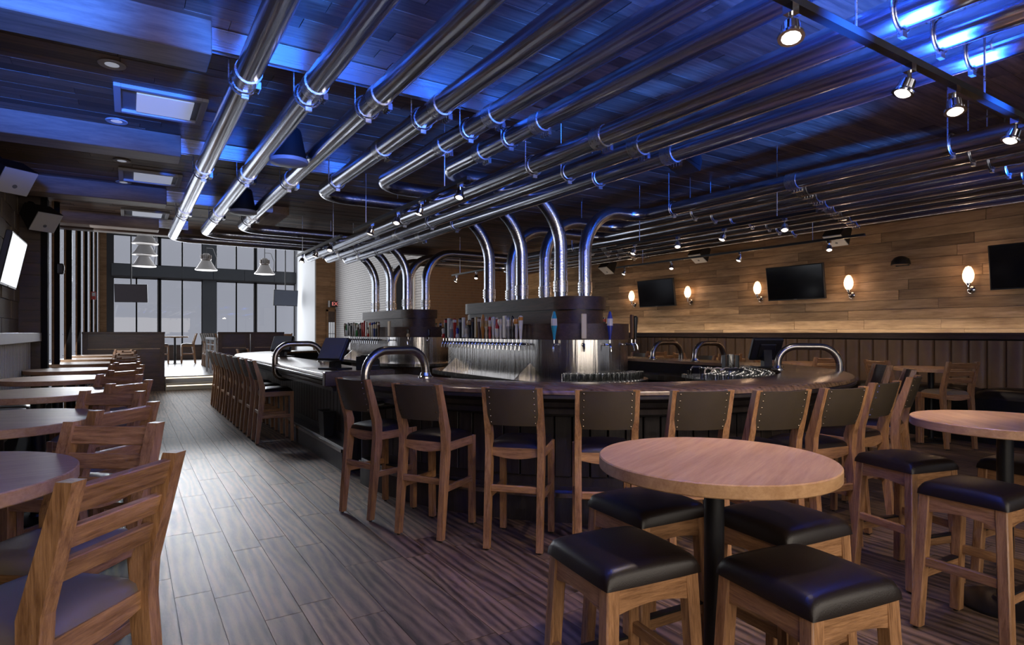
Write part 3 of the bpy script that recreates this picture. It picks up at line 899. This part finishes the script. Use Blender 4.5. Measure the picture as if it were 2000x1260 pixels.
def bar_chair_proto():
    t = thing('bar_chair', (0, 0, 0))
    chair_base(t, leather)
    vs = []; fs = []; nx, nz = 9, 6
    for side in (0, 1):
        for j in range(nz + 1):
            z = .865 + (1.122 - .865) * j / nz
            for i in range(nx + 1):
                x = -.178 + .356 * i / nx
                bow = .030 * (1 - (x / .178) ** 2)
                y = py(z) - .008 - bow - (.018 if side == 0 else -.012) - (.004 * math.sin(PI * j / nz))
                vs.append((x, y, z))
    m = (nx + 1) * (nz + 1)
    for j in range(nz):
        for i in range(nx):
            a = j * (nx + 1) + i
            fs.append((a, a + 1, a + nx + 2, a + nx + 1)); fs.append((m + a, m + a + nx + 1, m + a + nx + 2, m + a + 1))
    ring = [i for i in range(nx + 1)] + [j * (nx + 1) + nx for j in range(1, nz + 1)] + [nz * (nx + 1) + i for i in range(nx - 1, -1, -1)] + [j * (nx + 1) for j in range(nz - 1, 0, -1)]
    for k in range(len(ring)):
        a, b = ring[k], ring[(k + 1) % len(ring)]
        fs.append((b, a, m + a, m + b))
    bk = MB().add(vs, fs).build('backrest', vinyl, t, ang=.9)
    nl = MB()
    for s in (-1, 1):
        for k in range(6):
            z = .885 + k * .044
            M = Matrix.Rotation(PI / 2, 3, 'X')
            nl.lathe([(.0065, 0), (.005, .004), (0, .006)], (s * .155, py(z) - .033, z), 8, M)
    nl.build('nail_heads', nail_m, bk)['kind'] = 'stuff'
    return t
def slat_chair_proto():
    t = thing('slat_chair', (0, 0, 0))
    chair_base(t, leather_lt)
    tilt = math.atan2(.102, .35)
    for z, h in ((1.075, .075), (.975, .062), (.885, .062)):
        M = Matrix.Translation((0, py(z) - .002, z)) @ Matrix.Rotation(tilt, 4, 'X')
        MB().box(-.165, .165, -.011, .011, -h / 2, h / 2, .003, M).build('back_slat', oak['x'], t)
    return t
def stool_proto():
    t = thing('bar_stool', (0, 0, 0))
    for sx in (-1, 1):
        for sy in (-1, 1):
            M = Matrix(((1, 0, -sx * .045, 0), (0, 1, -sy * .045, 0), (0, 0, 1, 0), (0, 0, 0, 1)))
            x0, x1 = sorted((sx * .168, sx * .218)); y0, y1 = sorted((sy * .168, sy * .218))
            MB().box(x0, x1, y0, y1, .012, .70, .005, M).build('leg', oak['z'], t)
    for s in (-1, 1):
        arch = [(-.142, .69), (-.142, .60)] + [(-.142 + .284 * k / 8, .60 + .018 * math.sin(PI * k / 8)) for k in range(1, 8)] + [(.142, .60), (.142, .69)]
        a, b = sorted((s * .150, s * .182))
        MB().prism(arch, 'y', a, b).build('apron', oak['x'], t, smooth=False)
        MB().prism(arch, 'x', a, b).build('apron', oak['y'], t, smooth=False)
        a, b = sorted((s * .166, s * .194))
        f = MB().box(-.165, .165, a, b, .255, .30, .003).build('footrest', oak['x'], t)
        MB().box(-.16, .16, a - .002, b + .002, .30, .31).build('footrest_strip', black, f)
        MB().box(a, b, -.165, .165, .325, .37, .003).build('stretcher', oak['y'], t)
    cushion(MB(), .395, .395, .685, .075, 14, .30, pw=18).build('seat_cushion', leather, t, ang=1.2)
    gl = MB()
    for x in (-.195, .195):
        for y in (-.195, .195): gl.cyl((x, y, 0), (x, y, .016), .012, n=8)
    gl.build('foot_glides', black, t)['kind'] = 'stuff'
    return t
def table_proto(r, name='round_table', col=.038):
    t = thing(name, (0, 0, 0))
    MB().lathe([(0, .972), (r - .004, .972), (r, .976), (r, 1.016), (r - .004, 1.02), (0, 1.02)], n=72).build('table_top', table_oak, t, ang=.5)
    MB().box(-.15, .15, -.15, .15, .962, .976, .004).build('mounting_plate', black, t)
    MB().cyl((0, 0, .03), (0, 0, .965), col, n=20).build('column', black, t)
    MB().lathe([(.225, 0), (.225, .012), (.21, .02), (.06, .032), (.05, .05), (0, .05)], n=36).build('base_disc', black, t)
    return t

used = set()
def put(proto, x, y, rz, label, cat, group, z=0):
    if proto.name not in used:
        used.add(proto.name); o = proto
    else:
        o = copy_tree(proto)
    o.location = (x, y, z); o.rotation_euler = (0, 0, rz)
    tag(o, label, cat, group)
    return o
def facing(fx, fy): return math.atan2(-fx, fy)
def put_chair(proto, bx, by, fx, fy, label, cat, group, z=0):
    """(bx, by): middle of the top of the back; (fx, fy): the way the chair faces"""
    L = math.hypot(fx, fy); fx /= L; fy /= L
    return put(proto, bx + fx * .30, by + fy * .30, facing(fx, fy), label, cat, group, z)

P_bar, P_slat, P_stool = bar_chair_proto(), slat_chair_proto(), stool_proto()
P_table, P_table_big = table_proto(.44), table_proto(.50, 'round_table', .05)
NTH = ['first', 'second', 'third', 'fourth', 'fifth', 'sixth', 'seventh', 'eighth', 'ninth', 'tenth', 'eleventh', 'twelfth']

# chairs round the near end of the bar, from left to right
arc = [(1.53, 4.78), (1.76, 4.03), (2.19, 3.42), (2.62, 2.94), (3.13, 2.60), (3.58, 2.33), (4.10, 2.21), (4.82, 2.29), (5.66, 2.46), (6.70, 2.95), (7.40, 3.55)]
for i, (x, y) in enumerate(arc):
    put_chair(P_bar, x, y, 4.75 - x, 5.85 - y, NTH[i] + ' leather backed bar chair from the left round the near end of the bar', 'chair', 'leather backed chairs round the near end of the bar')
for i in range(8):
    put_chair(P_bar, 1.42, 8.78 + i * .69, 1, .02 * (i % 3 - 1), NTH[i] + ' bar chair from the near end of the straight left side row', 'chair', 'bar chairs along the straight left side of the bar')
for i, a in enumerate((138, 118, 98, 78)):
    a = R(a); r = 3.42
    put_chair(P_bar, CX + r * math.cos(a), CY1 + r * math.sin(a), -math.cos(a), -math.sin(a), NTH[i] + ' bar chair round the far end of the bar, from the left', 'chair', 'bar chairs round the far end of the bar')
for i in range(3):
    put_chair(P_bar, 8.02, 6.6 + i * 1.5, -1, 0, NTH[i] + ' bar chair along the right side of the bar', 'chair', 'bar chairs along the right side of the bar')

# left tables with their chairs
for i, (x, y) in enumerate([(-.65, 2.71), (-.63, 4.33), (-.61, 6.12), (-.63, 7.95), (-.63, 9.75), (-.62, 11.7), (-.58, 13.6), (-.55, 15.5)]):
    put(P_table_big, x, y, random.uniform(0, 3), NTH[i] + ' round oak table of the left row, counted from the front', 'table', 'round tables along the left wall')
    j = [(0, 0)] * 2 if i == 0 else [(random.uniform(-.04, .04), random.uniform(-.05, .05)) for _ in range(2)]
    put_chair(P_slat, .0 + j[0][0], y - .71 + j[0][1], -.76, .65, 'slat backed chair at the near side of the %s table of the left row' % NTH[i], 'chair', 'slat backed chairs of the left row')
    put_chair(P_slat, -.05 + j[1][0], y + .28 + j[1][1], -.61, -.79, 'slat backed chair at the far side of the %s table of the left row' % NTH[i], 'chair', 'slat backed chairs of the left row')

# near bar-height tables with stools
put(P_table, 1.91, 1.53, .4, 'near round bar table with black column amid four stools', 'table', 'bar height tables with stools')
for x, y, a, lab in ((1.477, 1.586, -7, 'dark leather stool left of the near bar table'), (1.84, 1.12, -9, 'dark leather stool in front of the near bar table at the picture bottom'),
                     (2.00, 1.98, -4, 'dark leather stool behind the near bar table towards the bar'), (2.30, 1.51, -6, 'dark leather stool right of the near bar table')):
    put(P_stool, x, y, R(a), lab, 'stool', 'backless stools with dark leather seats')
put(P_table, 4.06, 1.31, .9, 'second round bar table at the right picture edge', 'table', 'bar height tables with stools')
for x, y, a, lab in ((3.56, 1.25, -4, 'dark leather stool left of the second bar table at right'), (4.03, 1.80, -14, 'dark leather stool behind the second bar table at right'), (4.50, 1.33, -5, 'dark leather stool right of the second bar table, cut by the picture edge')):
    put(P_stool, x, y, R(a), lab, 'stool', 'backless stools with dark leather seats')

# right banquette tables
for i, y in enumerate((3.85, 5.6, 7.35, 9.1, 10.85)):
    put(P_table, 9.35, y, random.uniform(0, 3), NTH[i] + ' small round table by the right banquette, counted from the front', 'table', 'round tables along the right banquette')
    put_chair(P_slat, 8.95, y - .53, .5, .85, 'slat backed chair before the %s table by the right banquette' % NTH[i], 'chair', 'slat backed chairs by the right banquette')
    put_chair(P_slat, 8.62, y + .36, .9, -.35, 'slat backed chair beside the %s table by the right banquette' % NTH[i], 'chair', 'slat backed chairs by the right banquette')

# raised area and far end
put(P_table, 1.45, 25.2, 0, 'round table before the far windows on the raised floor', 'table', 'tables at the far end', .35)
put_chair(P_slat, .75, 25.2, 1, 0, 'left slat chair at the far window table', 'chair', 'chairs at the far end', .35)
put_chair(P_slat, 2.15, 25.2, -1, 0, 'right slat chair at the far window table', 'chair', 'chairs at the far end', .35)
for i in range(7):
    put_chair(P_bar, 2.14, 19.5 + i * .64, 1, 0, NTH[i] + ' bar chair of the row on the raised floor', 'chair', 'bar chairs of the row on the raised floor', .35)
ft = thing('long_table', (3.9, 22.5, .35), 0, 'long white topped table on the raised floor behind the bar', 'table')
MB().box(-1.1, 1.1, -.4, .4, .98, 1.02, .006).build('table_top', whitep, ft)
for x in (-.9, .9): MB().box(x - .05, x + .05, -.3, .3, 0, .98, .006).build('leg', part_wood, ft)
for i, x in enumerate((3.2, 3.9, 4.6)):
    put_chair(P_slat, x, 21.65, 0, 1, NTH[i] + ' slat chair from the left before the long white table', 'chair', 'chairs at the long white table', .35)

# ---- right banquette
bq = thing('banquette', (10.5, 0, 0), 0, 'long brown channel tufted banquette under the oak wall', 'banquette')
MB().box(-.72, -.10, YB + .1, 15.4, .0, .60).build('seat_base', charcoal, bq)
MB().box(-.12, .085, YB + .1, 15.4, 0, 1.40).build('back_core', charcoal, bq)
n = 0; y = YB + .15
while y < 15.2:
    mb = MB(); cushion(mb, .62, 1.69, .60, .15, 10, .15, -.42, y + .845, pw=14); mb.build('seat_cushion', leather, bq, ang=1.2); y += 1.7
prof = [(-.12, 0), (-.12 - .03, .010), (-.12 - .052, .035), (-.12 - .060, .09), (-.12 - .060, .13), (-.12 - .052, .185), (-.12 - .03, .210), (-.12, .22)]
chan = MB().prism([(a, b) for a, b in prof], 'z', .70, 1.385).mesh('channel', tan_vinyl, ang=1.2)
y = YB + .15
while y < 15.1:
    o = link('back_channel', chan, bq); o.location = (0, y, 0); y += .222
lg = thing('wall_ledge', (10.6, 0, 0), 0, 'dark wood ledge on top of the right banquette hiding a light strip', 'ledge')
MB().box(-.24, -.02, YB + .1, 15.5, 1.402, 1.47, .006).build('ledge_board', tower_wood, lg)
MB().box(-.24, -.21, YB + .1, 15.5, 1.465, 1.50, .004).build('ledge_lip', tower_wood, lg)
MB().box(-.17, -.14, YB + .2, 15.4, 1.47, 1.478).build('light_strip', led_m, lg)
cv = light('cove_strip', 'AREA', (10.46, 7.0, 1.485), 19, (1.0, .86, .70), None, shape='RECTANGLE', size=.05, size_y=16.8)
cv.rotation_euler = (PI, .12, 0)
# ---- left banquette
bl = thing('banquette', (-1.262, 0, 0), 0, 'striped back banquette with dark seat along the left stone wall', 'banquette')
MB().box(0, .38, 0.2, 10.6, 0, .60).build('seat_base', charcoal, bl)
MB().box(0, .10, 0.2, 10.6, .6, 1.38).build('back_core', charcoal, bl)
y = .25
while y < 10.4:
    mb = MB(); cushion(mb, .32, 1.28, .60, .15, 10, .15, .25, y + .645, pw=14); mb.build('seat_cushion', leather, bl, ang=1.2); y += 1.29
sa = MB().box(.10, .135, 0, .05, .72, 1.375, .01).mesh('stripe', stripe_a); sb = MB().box(.10, .132, 0, .05, .72, 1.375, .01).mesh('stripe', stripe_b)
for k in range(130):
    yy = 10.5 - k * .052
    o = link('back_stripe', sa if k % 2 else sb, bl); o.location = (0, yy, 0)
MB().box(0, .24, .2, 10.65, 1.38, 1.50, .006).build('top_ledge', whitep, bl)
# ================================================================ WALL THINGS
def tv(loc, w, h, rot, label, mat=None, group=None):
    t = thing('television', loc, 0, label, 'television', group)
    t.rotation_euler = rot
    # local: screen faces -Y
    MB().box(-w / 2, w / 2, -.02, .035, -h / 2, h / 2, .006).build('housing', blackp, t)
    MB().box(-w / 2 + .02, w / 2 - .02, -.024, -.018, -h / 2 + .025, h / 2 - .02).build('screen', mat or screen, t)
    MB().box(-.12, .12, .035, .09, -.12, .12, .006).build('wall_bracket', black, t)
    MB().box(-.03, .03, -.026, -.02, -h / 2 + .008, -h / 2 + .018).build('logo_strip', greyp, t)
for y, w, h, lab in ((10.0, 1.13, .64, 'farthest black television on the oak wall, tilted down'), (6.53, 1.13, .64, 'middle black television on the oak wall'), (2.98, 1.13, .64, 'nearest black television on the oak wall at the picture edge')):
    tv((10.42, y, 2.43), w, h, (R(8), 0, -PI / 2), lab, None, 'televisions on the oak wall')
tv((-1.10, 8.72, 2.30), 1.10, .58, (R(11), 0, R(90)), 'television on the left stone wall mirroring bright windows', plain('glossy_screen', (.02, .022, .028), .22, spec=.25))
tv((.10, 27.5, 3.03), 1.12, .70, (R(6), 0, R(-16)), 'dark television hanging before the left far windows', plain('dusky_screen', (.06, .045, .05), .3, noise=.1))
tv((5.85, 27.6, 3.03), 1.1, .70, (R(6), 0, R(14)), 'grey television hanging before the right far windows', plain('grey_screen', (.10, .115, .16), .3, noise=.05))
for x, lab in ((.10, 'left'), (5.85, 'right')):
    c = MB().cyl((x, 27.58 if x < 1 else 27.68, 2.95), (x, 27.58 if x < 1 else 27.68, ZH), .025, n=10).build('ceiling_pole', frame_m)
    tag(c, 'pole from the high ceiling carrying the %s far television' % lab, 'pole', 'poles of the far televisions')

for i, (y, z) in enumerate(((10.86, 2.29), (9.1, 2.29), (7.35, 2.27), (5.57, 2.25), (3.82, 2.24))):
    t = thing('wall_sconce', (10.58, y, z), 0, ('farthest', 'second farthest', 'middle', 'second nearest', 'nearest')[i] + ' glowing glass sconce on the oak wall', 'sconce', 'glowing sconces on the oak wall')
    M = Matrix.Rotation(-PI / 2, 3, 'Y')
    MB().lathe([(.055, 0), (.055, .012), (.04, .025), (0, .03)], (0, 0, -.10), 16, M).build('wall_plate', chrome, t)
    MB().tube(fillet([(-.02, 0, -.10), (-.11, 0, -.10), (-.11, 0, -.03)], .04, 6), .012, 10).lathe([(.02, 0), (.035, .02), (.035, .035)], (-.11, 0, -.04), 14).build('arm', chrome, t)
    MB().lathe([(.03, -.01), (.055, .02), (.072, .07), (.075, .12), (.062, .18), (.035, .235), (0, .25)], (-.11, 0, 0), 18).build('glass_shade', globe_m, t, ang=1.2)
    light('sconce_glow', 'POINT', (10.40, y, z + .10), 8.0, (1.0, .66, .40), shadow_soft_size=.06)
t = thing('wall_dome', (10.58, 4.76, 2.60), 0, 'black half dome security camera on the oak wall', 'camera')
MB().lathe([(.14, 0), (.13, .06), (.09, .11), (.04, .135), (0, .14)], (-.07, 0, 0), 20).build('dome_shell', blackp, t)
MB().box(-.02, .0, -.10, .10, -.02, .10, .004).build('mount', blackp, t)
MB().lathe([(0, -.012), (.09, -.01), (.12, 0)], (-.07, 0, 0), 20).build('lens', chrome, t)

def speaker(loc, rz, label, tilt=35, group=None):
    t = thing('wall_speaker', loc, 0, label, 'speaker', group)
    t.rotation_euler = (R(tilt), 0, rz)
    # faces -Y before tilting
    MB().prism([(-.16, -.15), (.12, -.09), (.12, .09), (-.16, .15)], 'x', -.16, .16).build('cabinet', blackp, t)
    MB().box(-.155, .155, -.175, -.158, -.145, .145, .004).build('grille', whitep, t)
    MB().lathe([(.022, 0), (.022, .006), (0, .007)], (0, -.176, -.05), 12, Matrix.Rotation(PI / 2, 3, 'X')).build('badge', greyp, t)
    MB().box(-.03, .03, .11, .26, -.04, .04).build('bracket', black, t)
for y, lab in ((11.38, 'farthest'), (8.51, 'middle'), (5.59, 'nearest')):
    speaker((10.18, y, 3.20), -PI / 2, lab + ' black speaker with white grille above the oak wall', 58, 'speakers above the oak wall')
speaker((-1.06, 8.15, 3.18), R(38), 'nearer black speaker high in the left corner', 40, 'speakers high on the left wall')
speaker((-1.00, 10.2, 3.08), R(38), 'farther black speaker high above the left banquette', 40, 'speakers high on the left wall')
for i, (x, y) in enumerate(((1.28, 5.9), (1.30, 8.7))):
    t = thing('hanging_speaker', (x, y, 3.10), 0, ('nearer', 'farther') + () and (('nearer', 'farther')[i] + ' black tapered speaker hanging between the left tubes'), 'speaker', 'tapered speakers between the ceiling tubes')
    MB().lathe([(.17, 0), (.16, .03), (.11, .30), (.10, .32), (0, .32)], n=24).build('horn_body', blackp, t)
    MB().lathe([(0, -.02), (.10, -.018), (.17, 0), (.176, .03), (.17, .035)], n=24).build('grille', plain('grey_grille_%d' % i, (.30, .32, .36), .5), t)
    MB().cyl((0, 0, .31), (0, 0, .40), .012, n=8).build('stem', black, t)
t = thing('hanging_speaker', (4.80, 4.25, 3.22), R(20), 'black box speaker hanging beyond the straight tubes', 'speaker')
MB().prism([(-.26, .0), (.20, -.03), (.26, .08), (.20, .22), (-.26, .22)], 'y', -.12, .12).build('cabinet', blackp, t)
MB().box(-.20, .18, -.128, -.12, .02, .19, .003).build('grille', charcoal, t)
MB().cyl((0, 0, .22), (0, 0, .27), .02, n=8).build('bracket', black, t)

# ---- ceiling fixtures
for i, (y0, y1) in enumerate(((5.68, 6.36), (8.58, 9.22), (11.35, 11.98))):
    lab = ('nearest', 'middle', 'farthest')[i]
    t = thing('ceiling_fixture', (.24, (y0 + y1) / 2, ZC), 0, lab + ' recessed rectangular light in the left ceiling', 'ceiling light', 'recessed rectangular ceiling lights')
    a, b = .34, (y1 - y0) / 2
    for nm, bx in (('trim', (-a, -a + .05, -b, b)), ('trim', (a - .05, a, -b, b)), ('trim', (-a + .05, a - .05, -b, -b + .05)), ('trim', (-a + .05, a - .05, b - .05, b))):
        MB().box(*bx, -.045, -.014, .004).build(nm, whitep, t)
    MB().box(-a + .05, a - .05, -b + .05, b - .05, -.018, -.014).build('recess', greyp, t)
    MB().box(-a + .16, a - .10, -b + .12, b - .08, -.036, -.024, .003).build('diffuser', down_m, t)
for i, (x, y) in enumerate(((-.10, 5.32), (-.09, 6.72), (-.06, 8.24), (-.05, 9.40), (.0, 12.28))):
    t = thing('downlight', (x, y, ZC - .016), 0, NTH[i] + ' round recessed downlight of the left ceiling, from the front', 'ceiling light', 'round recessed downlights')
    MB().lathe([(.045, -.004), (.085, -.010), (.09, -.004), (.09, 0), (.045, 0)], n=24).build('ring', whitep, t)
    MB().lathe([(0, -.006), (.046, -.006), (.046, -.001), (0, -.001)], n=20).build('diffuser', down_m, t)

# ---- pendants before the windows
def pendant(x, y, z, label, s=1.0):
    t = thing('pendant_lamp', (x, y, z), 0, label, 'pendant lamp', 'spun metal pendants before the far windows')
    MB().lathe([(.36 * s, 0), (.37 * s, .02), (.30 * s, .09), (.16 * s, .34), (.14 * s, .36)], n=28).build('shade', alum, t)
    MB().lathe([(.14 * s, .36), (.17 * s, .37), (.17 * s, .40), (.13 * s, .41), (.13 * s, .54), (.09 * s, .60), (0, .60)], n=20).build('ballast', alum, t)
    fins = MB()
    for k in range(12):
        a = k * PI / 6
        fins.box(.12 * s, .18 * s, -.008, .008, .41, .54, 0, Matrix.Rotation(a, 4, 'Z'))
    fins.build('cooling_fins', alum, t)['kind'] = 'stuff'
    MB().tube(fillet([(.30 * s, 0, .10), (.34 * s, 0, .45), (.22 * s, 0, .80), (0, 0, .80)], .05, 4), .012, 8).build('hook_arm', whitep, t)
    MB().cyl((0, 0, .58), (0, 0, ZH - z), .012, n=8).build('stem', frame_m, t)
    MB().lathe([(0, .10), (.07, .12), (.09, .18), (.06, .26), (0, .28)], n=14).build('bulb', emit('pendant_bulb_' + str(len(bpy.data.materials)), (1, .9, .8), .4), t)
for i, (x, y, z) in enumerate(((.46, 24.0, 3.76), (.46, 23.0, 4.04), (.45, 22.0, 4.28), (.44, 21.0, 4.50))):
    pendant(x, y, z, ('lowest', 'second lowest', 'third lowest', 'topmost')[i] + ' metal pendant of the left overlapping row of four')
pendant(2.36, 24.0, 3.74, 'single metal pendant before the middle window column')
pendant(4.33, 24.0, 3.70, 'single metal pendant before the right far windows')

# ---- exit sign
t = thing('exit_sign', (7.14, 24.45, 2.66), 0, 'red EXIT sign over the far door', 'sign')
MB().box(-.26, .30, -.05, .05, -.11, .13, .008).build('sign_box', blackp, t)
MB().box(-.30, -.26, -.06, .06, -.12, .14).build('bracket', whitep, t)
cu = bpy.data.curves.new('exit_text', 'FONT'); cu.body = 'EXIT'; cu.size = .20; cu.extrude = .004; cu.align_x = 'CENTER'; cu.align_y = 'CENTER'
tmp = bpy.data.objects.new('exit_text_tmp', cu); COL.objects.link(tmp)
bpy.context.view_layer.update()
me = bpy.data.meshes.new_from_object(tmp.evaluated_get(bpy.context.evaluated_depsgraph_get()))
bpy.data.objects.remove(tmp)
me.materials.clear(); me.materials.append(exit_red)
o = link('lettering', me, t); o.location = (.02, -.056, .01); o.rotation_euler = (PI / 2, 0, 0)

# ---- alarms on the left wall
t = thing('fire_alarm', (-.865, 22.04, 2.62), 0, 'small red fire alarm strobe between the left slot windows', 'alarm')
MB().box(-.08, .05, -.06, .0, -.12, .12, .01).build('case', HC['red'], t); MB().box(-.05, .03, -.085, -.06, -.02, .09, .01).build('strobe', whitep, t)
t = thing('wall_sensor', (-.90, 11.36, 2.47), R(90), 'small dark sensor on the first left slot window', 'sensor')
MB().box(-.05, .05, -.08, .0, -.08, .08, .015).build('case', blackp, t); MB().box(-.03, .03, -.085, -.08, -.02, .05).build('eye', greyp, t)

# ================================================================ ON THE BAR
def register(x, y, rz, label, z=1.07):
    t = thing('register', (x, y, z), rz, label, 'register', 'touch screen registers on the bar')
    MB().box(-.16, .16, -.12, .12, 0, .02, .006).build('foot_plate', blackp, t)
    MB().prism([(-.05, .02), (.05, .02), (.035, .24), (-.03, .24)], 'x', -.05, .05).build('stand', blackp, t)
    M = Matrix.Translation((0, -.02, .22)) @ Matrix.Rotation(R(-28), 4, 'X')
    hd = MB().box(-.19, .19, -.035, .025, -.14, .16, .012, M).build('screen_housing', blackp, t)
    MB().box(-.17, .17, -.041, -.034, -.12, .145, 0, M).build('touch_screen', greyp, hd)
    MB().box(-.10, .10, .025, .05, -.08, .10, .008, M).build('rear_cover', blackp, hd)
register(2.05, 7.05, R(-62), 'touch screen register on the left end of the bar')
register(6.62, 4.52, R(150), 'touch screen register on the right side of the bar')
register(2.35, 11.3, R(-40), 'farther touch screen register on the left side of the bar')
def printer(x, y, z, rz, label):
    t = thing('receipt_printer', (x, y, z), rz, label, 'printer', 'receipt printers')
    MB().prism([(-.11, 0), (.11, 0), (.11, .15), (-.04, .17), (-.11, .10)], 'x', -.085, .085).build('body', blackp, t, smooth=False)
    MB().box(-.06, .06, -.118, -.108, .05, .056).build('paper_slot', greyp, t)
    MB().box(-.08, .08, -.07, .10, .165, .172, .003).build('lid', black, t)
printer(2.36, 6.80, 1.07, R(20), 'black receipt printer beside the left register')
printer(5.75, 6.2, .88 + .02, R(-30), 'black receipt printer behind the near tower')
printer(7.02, 7.5, .88, R(-60), 'black receipt printer under the right counter')
t = thing('menu_holder', (6.30, 4.80, 1.07 - .19), R(150), 'clear cup and menu holder beside the right register', 'holder')
MB().box(-.09, .09, -.05, .05, 0, .012).build('base', blackp, t)
MB().box(-.09, -.08, -.05, .05, .012, .34).box(.08, .09, -.05, .05, .012, .34).build('side_panel', blackp, t)
MB().lathe([(.045, .012), (.05, .35), (.046, .35), (.042, .02)], n=16).build('cup_tube', tumbler, t)

g_me = MB().lathe([(.030, 0), (.032, .004), (.041, .135), (.041, .14), (.038, .14), (.029, .012), (0, .012)], n=14).mesh('pint_glass', tumbler)
w_me = MB().lathe([(.034, 0), (.034, .012), (.036, .09), (.037, .095), (.034, .095), (.032, .014), (0, .014)], n=14).mesh('tumbler_glass', tumbler)
cnt = 0
rk = thing('glass_rack', (0, 0, 0), 0, 'raised steel rack full of glasses inside the right curve of the bar', 'rack')
arc_r = [(CX + r * math.cos(R(a)), CY0 + r * math.sin(R(a))) for a, r in []]
pts = []
for r in (1.62, 1.72, 1.82, 1.92, 2.02, 2.12, 2.21):
    a = -72
    while a < -24:
        pts.append((CX + r * math.cos(R(a)), CY0 + r * math.sin(R(a)))); a += 5.6 / r * 1.05
ring = []
for k in range(13):
    a = R(-74 + 52 * k / 12); ring.append((CX + 2.27 * math.cos(a), CY0 + 2.27 * math.sin(a)))
for k in range(12, -1, -1):
    a = R(-74 + 52 * k / 12); ring.append((CX + 1.55 * math.cos(a), CY0 + 1.55 * math.sin(a)))
MB().prism(ring, 'z', .895, .915).build('rack_tray', steel_v, rk)
for k in (0, 6, 12):
    a = R(-70 + 44 * k / 12)
    MB().cyl((CX + 1.9 * math.cos(a), CY0 + 1.9 * math.sin(a), .88), (CX + 1.9 * math.cos(a), CY0 + 1.9 * math.sin(a), .896), .02, n=8).build('leg', steel_v, rk)
for x, y in pts:
    o = link('pint_glass', g_me); o.location = (x + random.uniform(-.01, .01), y + random.uniform(-.01, .01), .915)
    tag(o, 'clear upturned pint glass crowded on the rack inside the right curve of the bar', 'glass', 'glasses on the right rack')
for i in range(3):
    for k in range(16):
        o = link('pint_glass', g_me); o.location = (2.53 + i * .10, 9.6 + k * .105, .88)
        tag(o, 'clear pint glass on the work shelf inside the left side of the bar', 'glass', 'glasses on the left work shelf')
for k in range(34):
    a = R(222 + (k % 17) * 5.2); r = .69 + (k // 17) * .095
    o = link('tumbler_glass', w_me); o.location = (4.62 + r * math.cos(a), 5.75 + r * math.sin(a), .955)
    tag(o, 'small clear tumbler at the foot of the nearer beer tower', 'glass', 'tumblers round the nearer beer tower')

# ---- inside the bar at right: sink, bottles, cable loops, ice bin
t = thing('bar_sink', (6.55, 5.45, .88), R(70), 'stainless bar sink with curved faucet inside the bar', 'sink')
f = MB(); f.box(-.24, .24, -.17, -.15, 0, .05).box(-.24, .24, .15, .17, 0, .05).box(-.24, -.22, -.15, .15, 0, .05).box(.22, .24, -.15, .15, 0, .05).box(-.22, .22, -.15, .15, 0, .006)
f.build('basin', steel_v, t)
MB().tube(fillet([(0, .16, .05), (0, .16, .16), (0, 0, .16), (0, 0, .11)], .04, 6), .012, 10).build('faucet', chrome, t)
MB().lathe([(.018, 0), (.018, .05), (0, .055)], (.08, .16, .05), 10).build('faucet_knob', chrome, t)
for i in range(5):
    x, y = 5.72 + i * .07, 4.62 - i * .03
    pts = []
    for k in range(25):
        a = k / 24 * 2 * PI * (1.0 + .12 * i)
        pts.append((x + .10 * math.cos(a) * (1 + .1 * i), y + .05 * math.sin(a), .995 + .09 * math.sin(a + .5 * i) + .0))
    o = MB().tube(pts, .009, 8).build('hose_loop', HC['cream'])
    tag(o, NTH[i] + ' pale looped hose beside the glass rack, from the left', 'hose', 'looped hoses inside the bar')
t = thing('soda_gun_panel', (5.98, 4.50, .895), R(-60), 'black soda dispenser block with white labels inside the bar', 'dispenser')
MB().box(-.10, .10, -.06, .06, 0, .19, .008).build('block', blackp, t)
for k in range(3): MB().box(-.075, -.03, -.064, -.058, .03 + k * .05, .055 + k * .05).build('label_plate', whitep, t)
MB().cyl((.05, -.07, .02), (.05, -.07, .17), .012, n=8).build('nozzle', chrome, t)
for i in range(7):
    o = MB().lathe([(.035, 0), (.036, .01), (.036, .14), (.014, .20), (.014, .25), (.017, .26), (0, .26)], n=14).build('liquor_bottle', HC[('brown', 'green', 'black', 'grey', 'gold', 'brown', 'black')[i]])
    o.location = (7.0 - .03 * (i % 2), 7.9 + i * .11, .88)
    tag(o, NTH[i] + ' dark bottle from the front under the right counter', 'bottle', 'bottles under the right counter')
for i in range(6):
    o = MB().lathe([(.03, 0), (.03, .11), (.016, .15), (.016, .17), (0, .175)], n=12).build('syrup_bottle', HC[('cream', 'gold', 'white', 'orange', 'cream', 'brown')[i]])
    o.location = (2.62, 7.3 + i * .12, .88)
    tag(o, NTH[i] + ' small pale bottle from the front on the left work shelf', 'bottle', 'small bottles on the left work shelf')

# ---- bin hung on the left bar front
t = thing('waste_bin', (2.03, 7.35, .25), 0, 'black tapered waste bin at the left bar front', 'bin')
outer = [(-.07, -.12), (.07, -.12), (.07, .12), (-.07, .12)]
vs = [(x * .75, y * .75, 0.003) for x, y in outer] + [(x, y, .30) for x, y in outer] + [(x * .9, y * .92, .30) for x, y in outer] + [(x * .68, y * .70, .02) for x, y in outer]
fs = [(3, 2, 1, 0)] + [(i, (i + 1) % 4, 4 + (i + 1) % 4, 4 + i) for i in range(4)] + [(4 + i, 4 + (i + 1) % 4, 8 + (i + 1) % 4, 8 + i) for i in range(4)] + [(8 + i, 8 + (i + 1) % 4, 12 + (i + 1) % 4, 12 + i) for i in range(4)] + [(12, 13, 14, 15)]
MB().add(vs, fs).build('bin_body', blackp, t, smooth=False)
MB().box(-.075, .075, -.13, -.118, .285, .31).box(-.075, .075, .118, .13, .285, .31).build('rim', black, t)
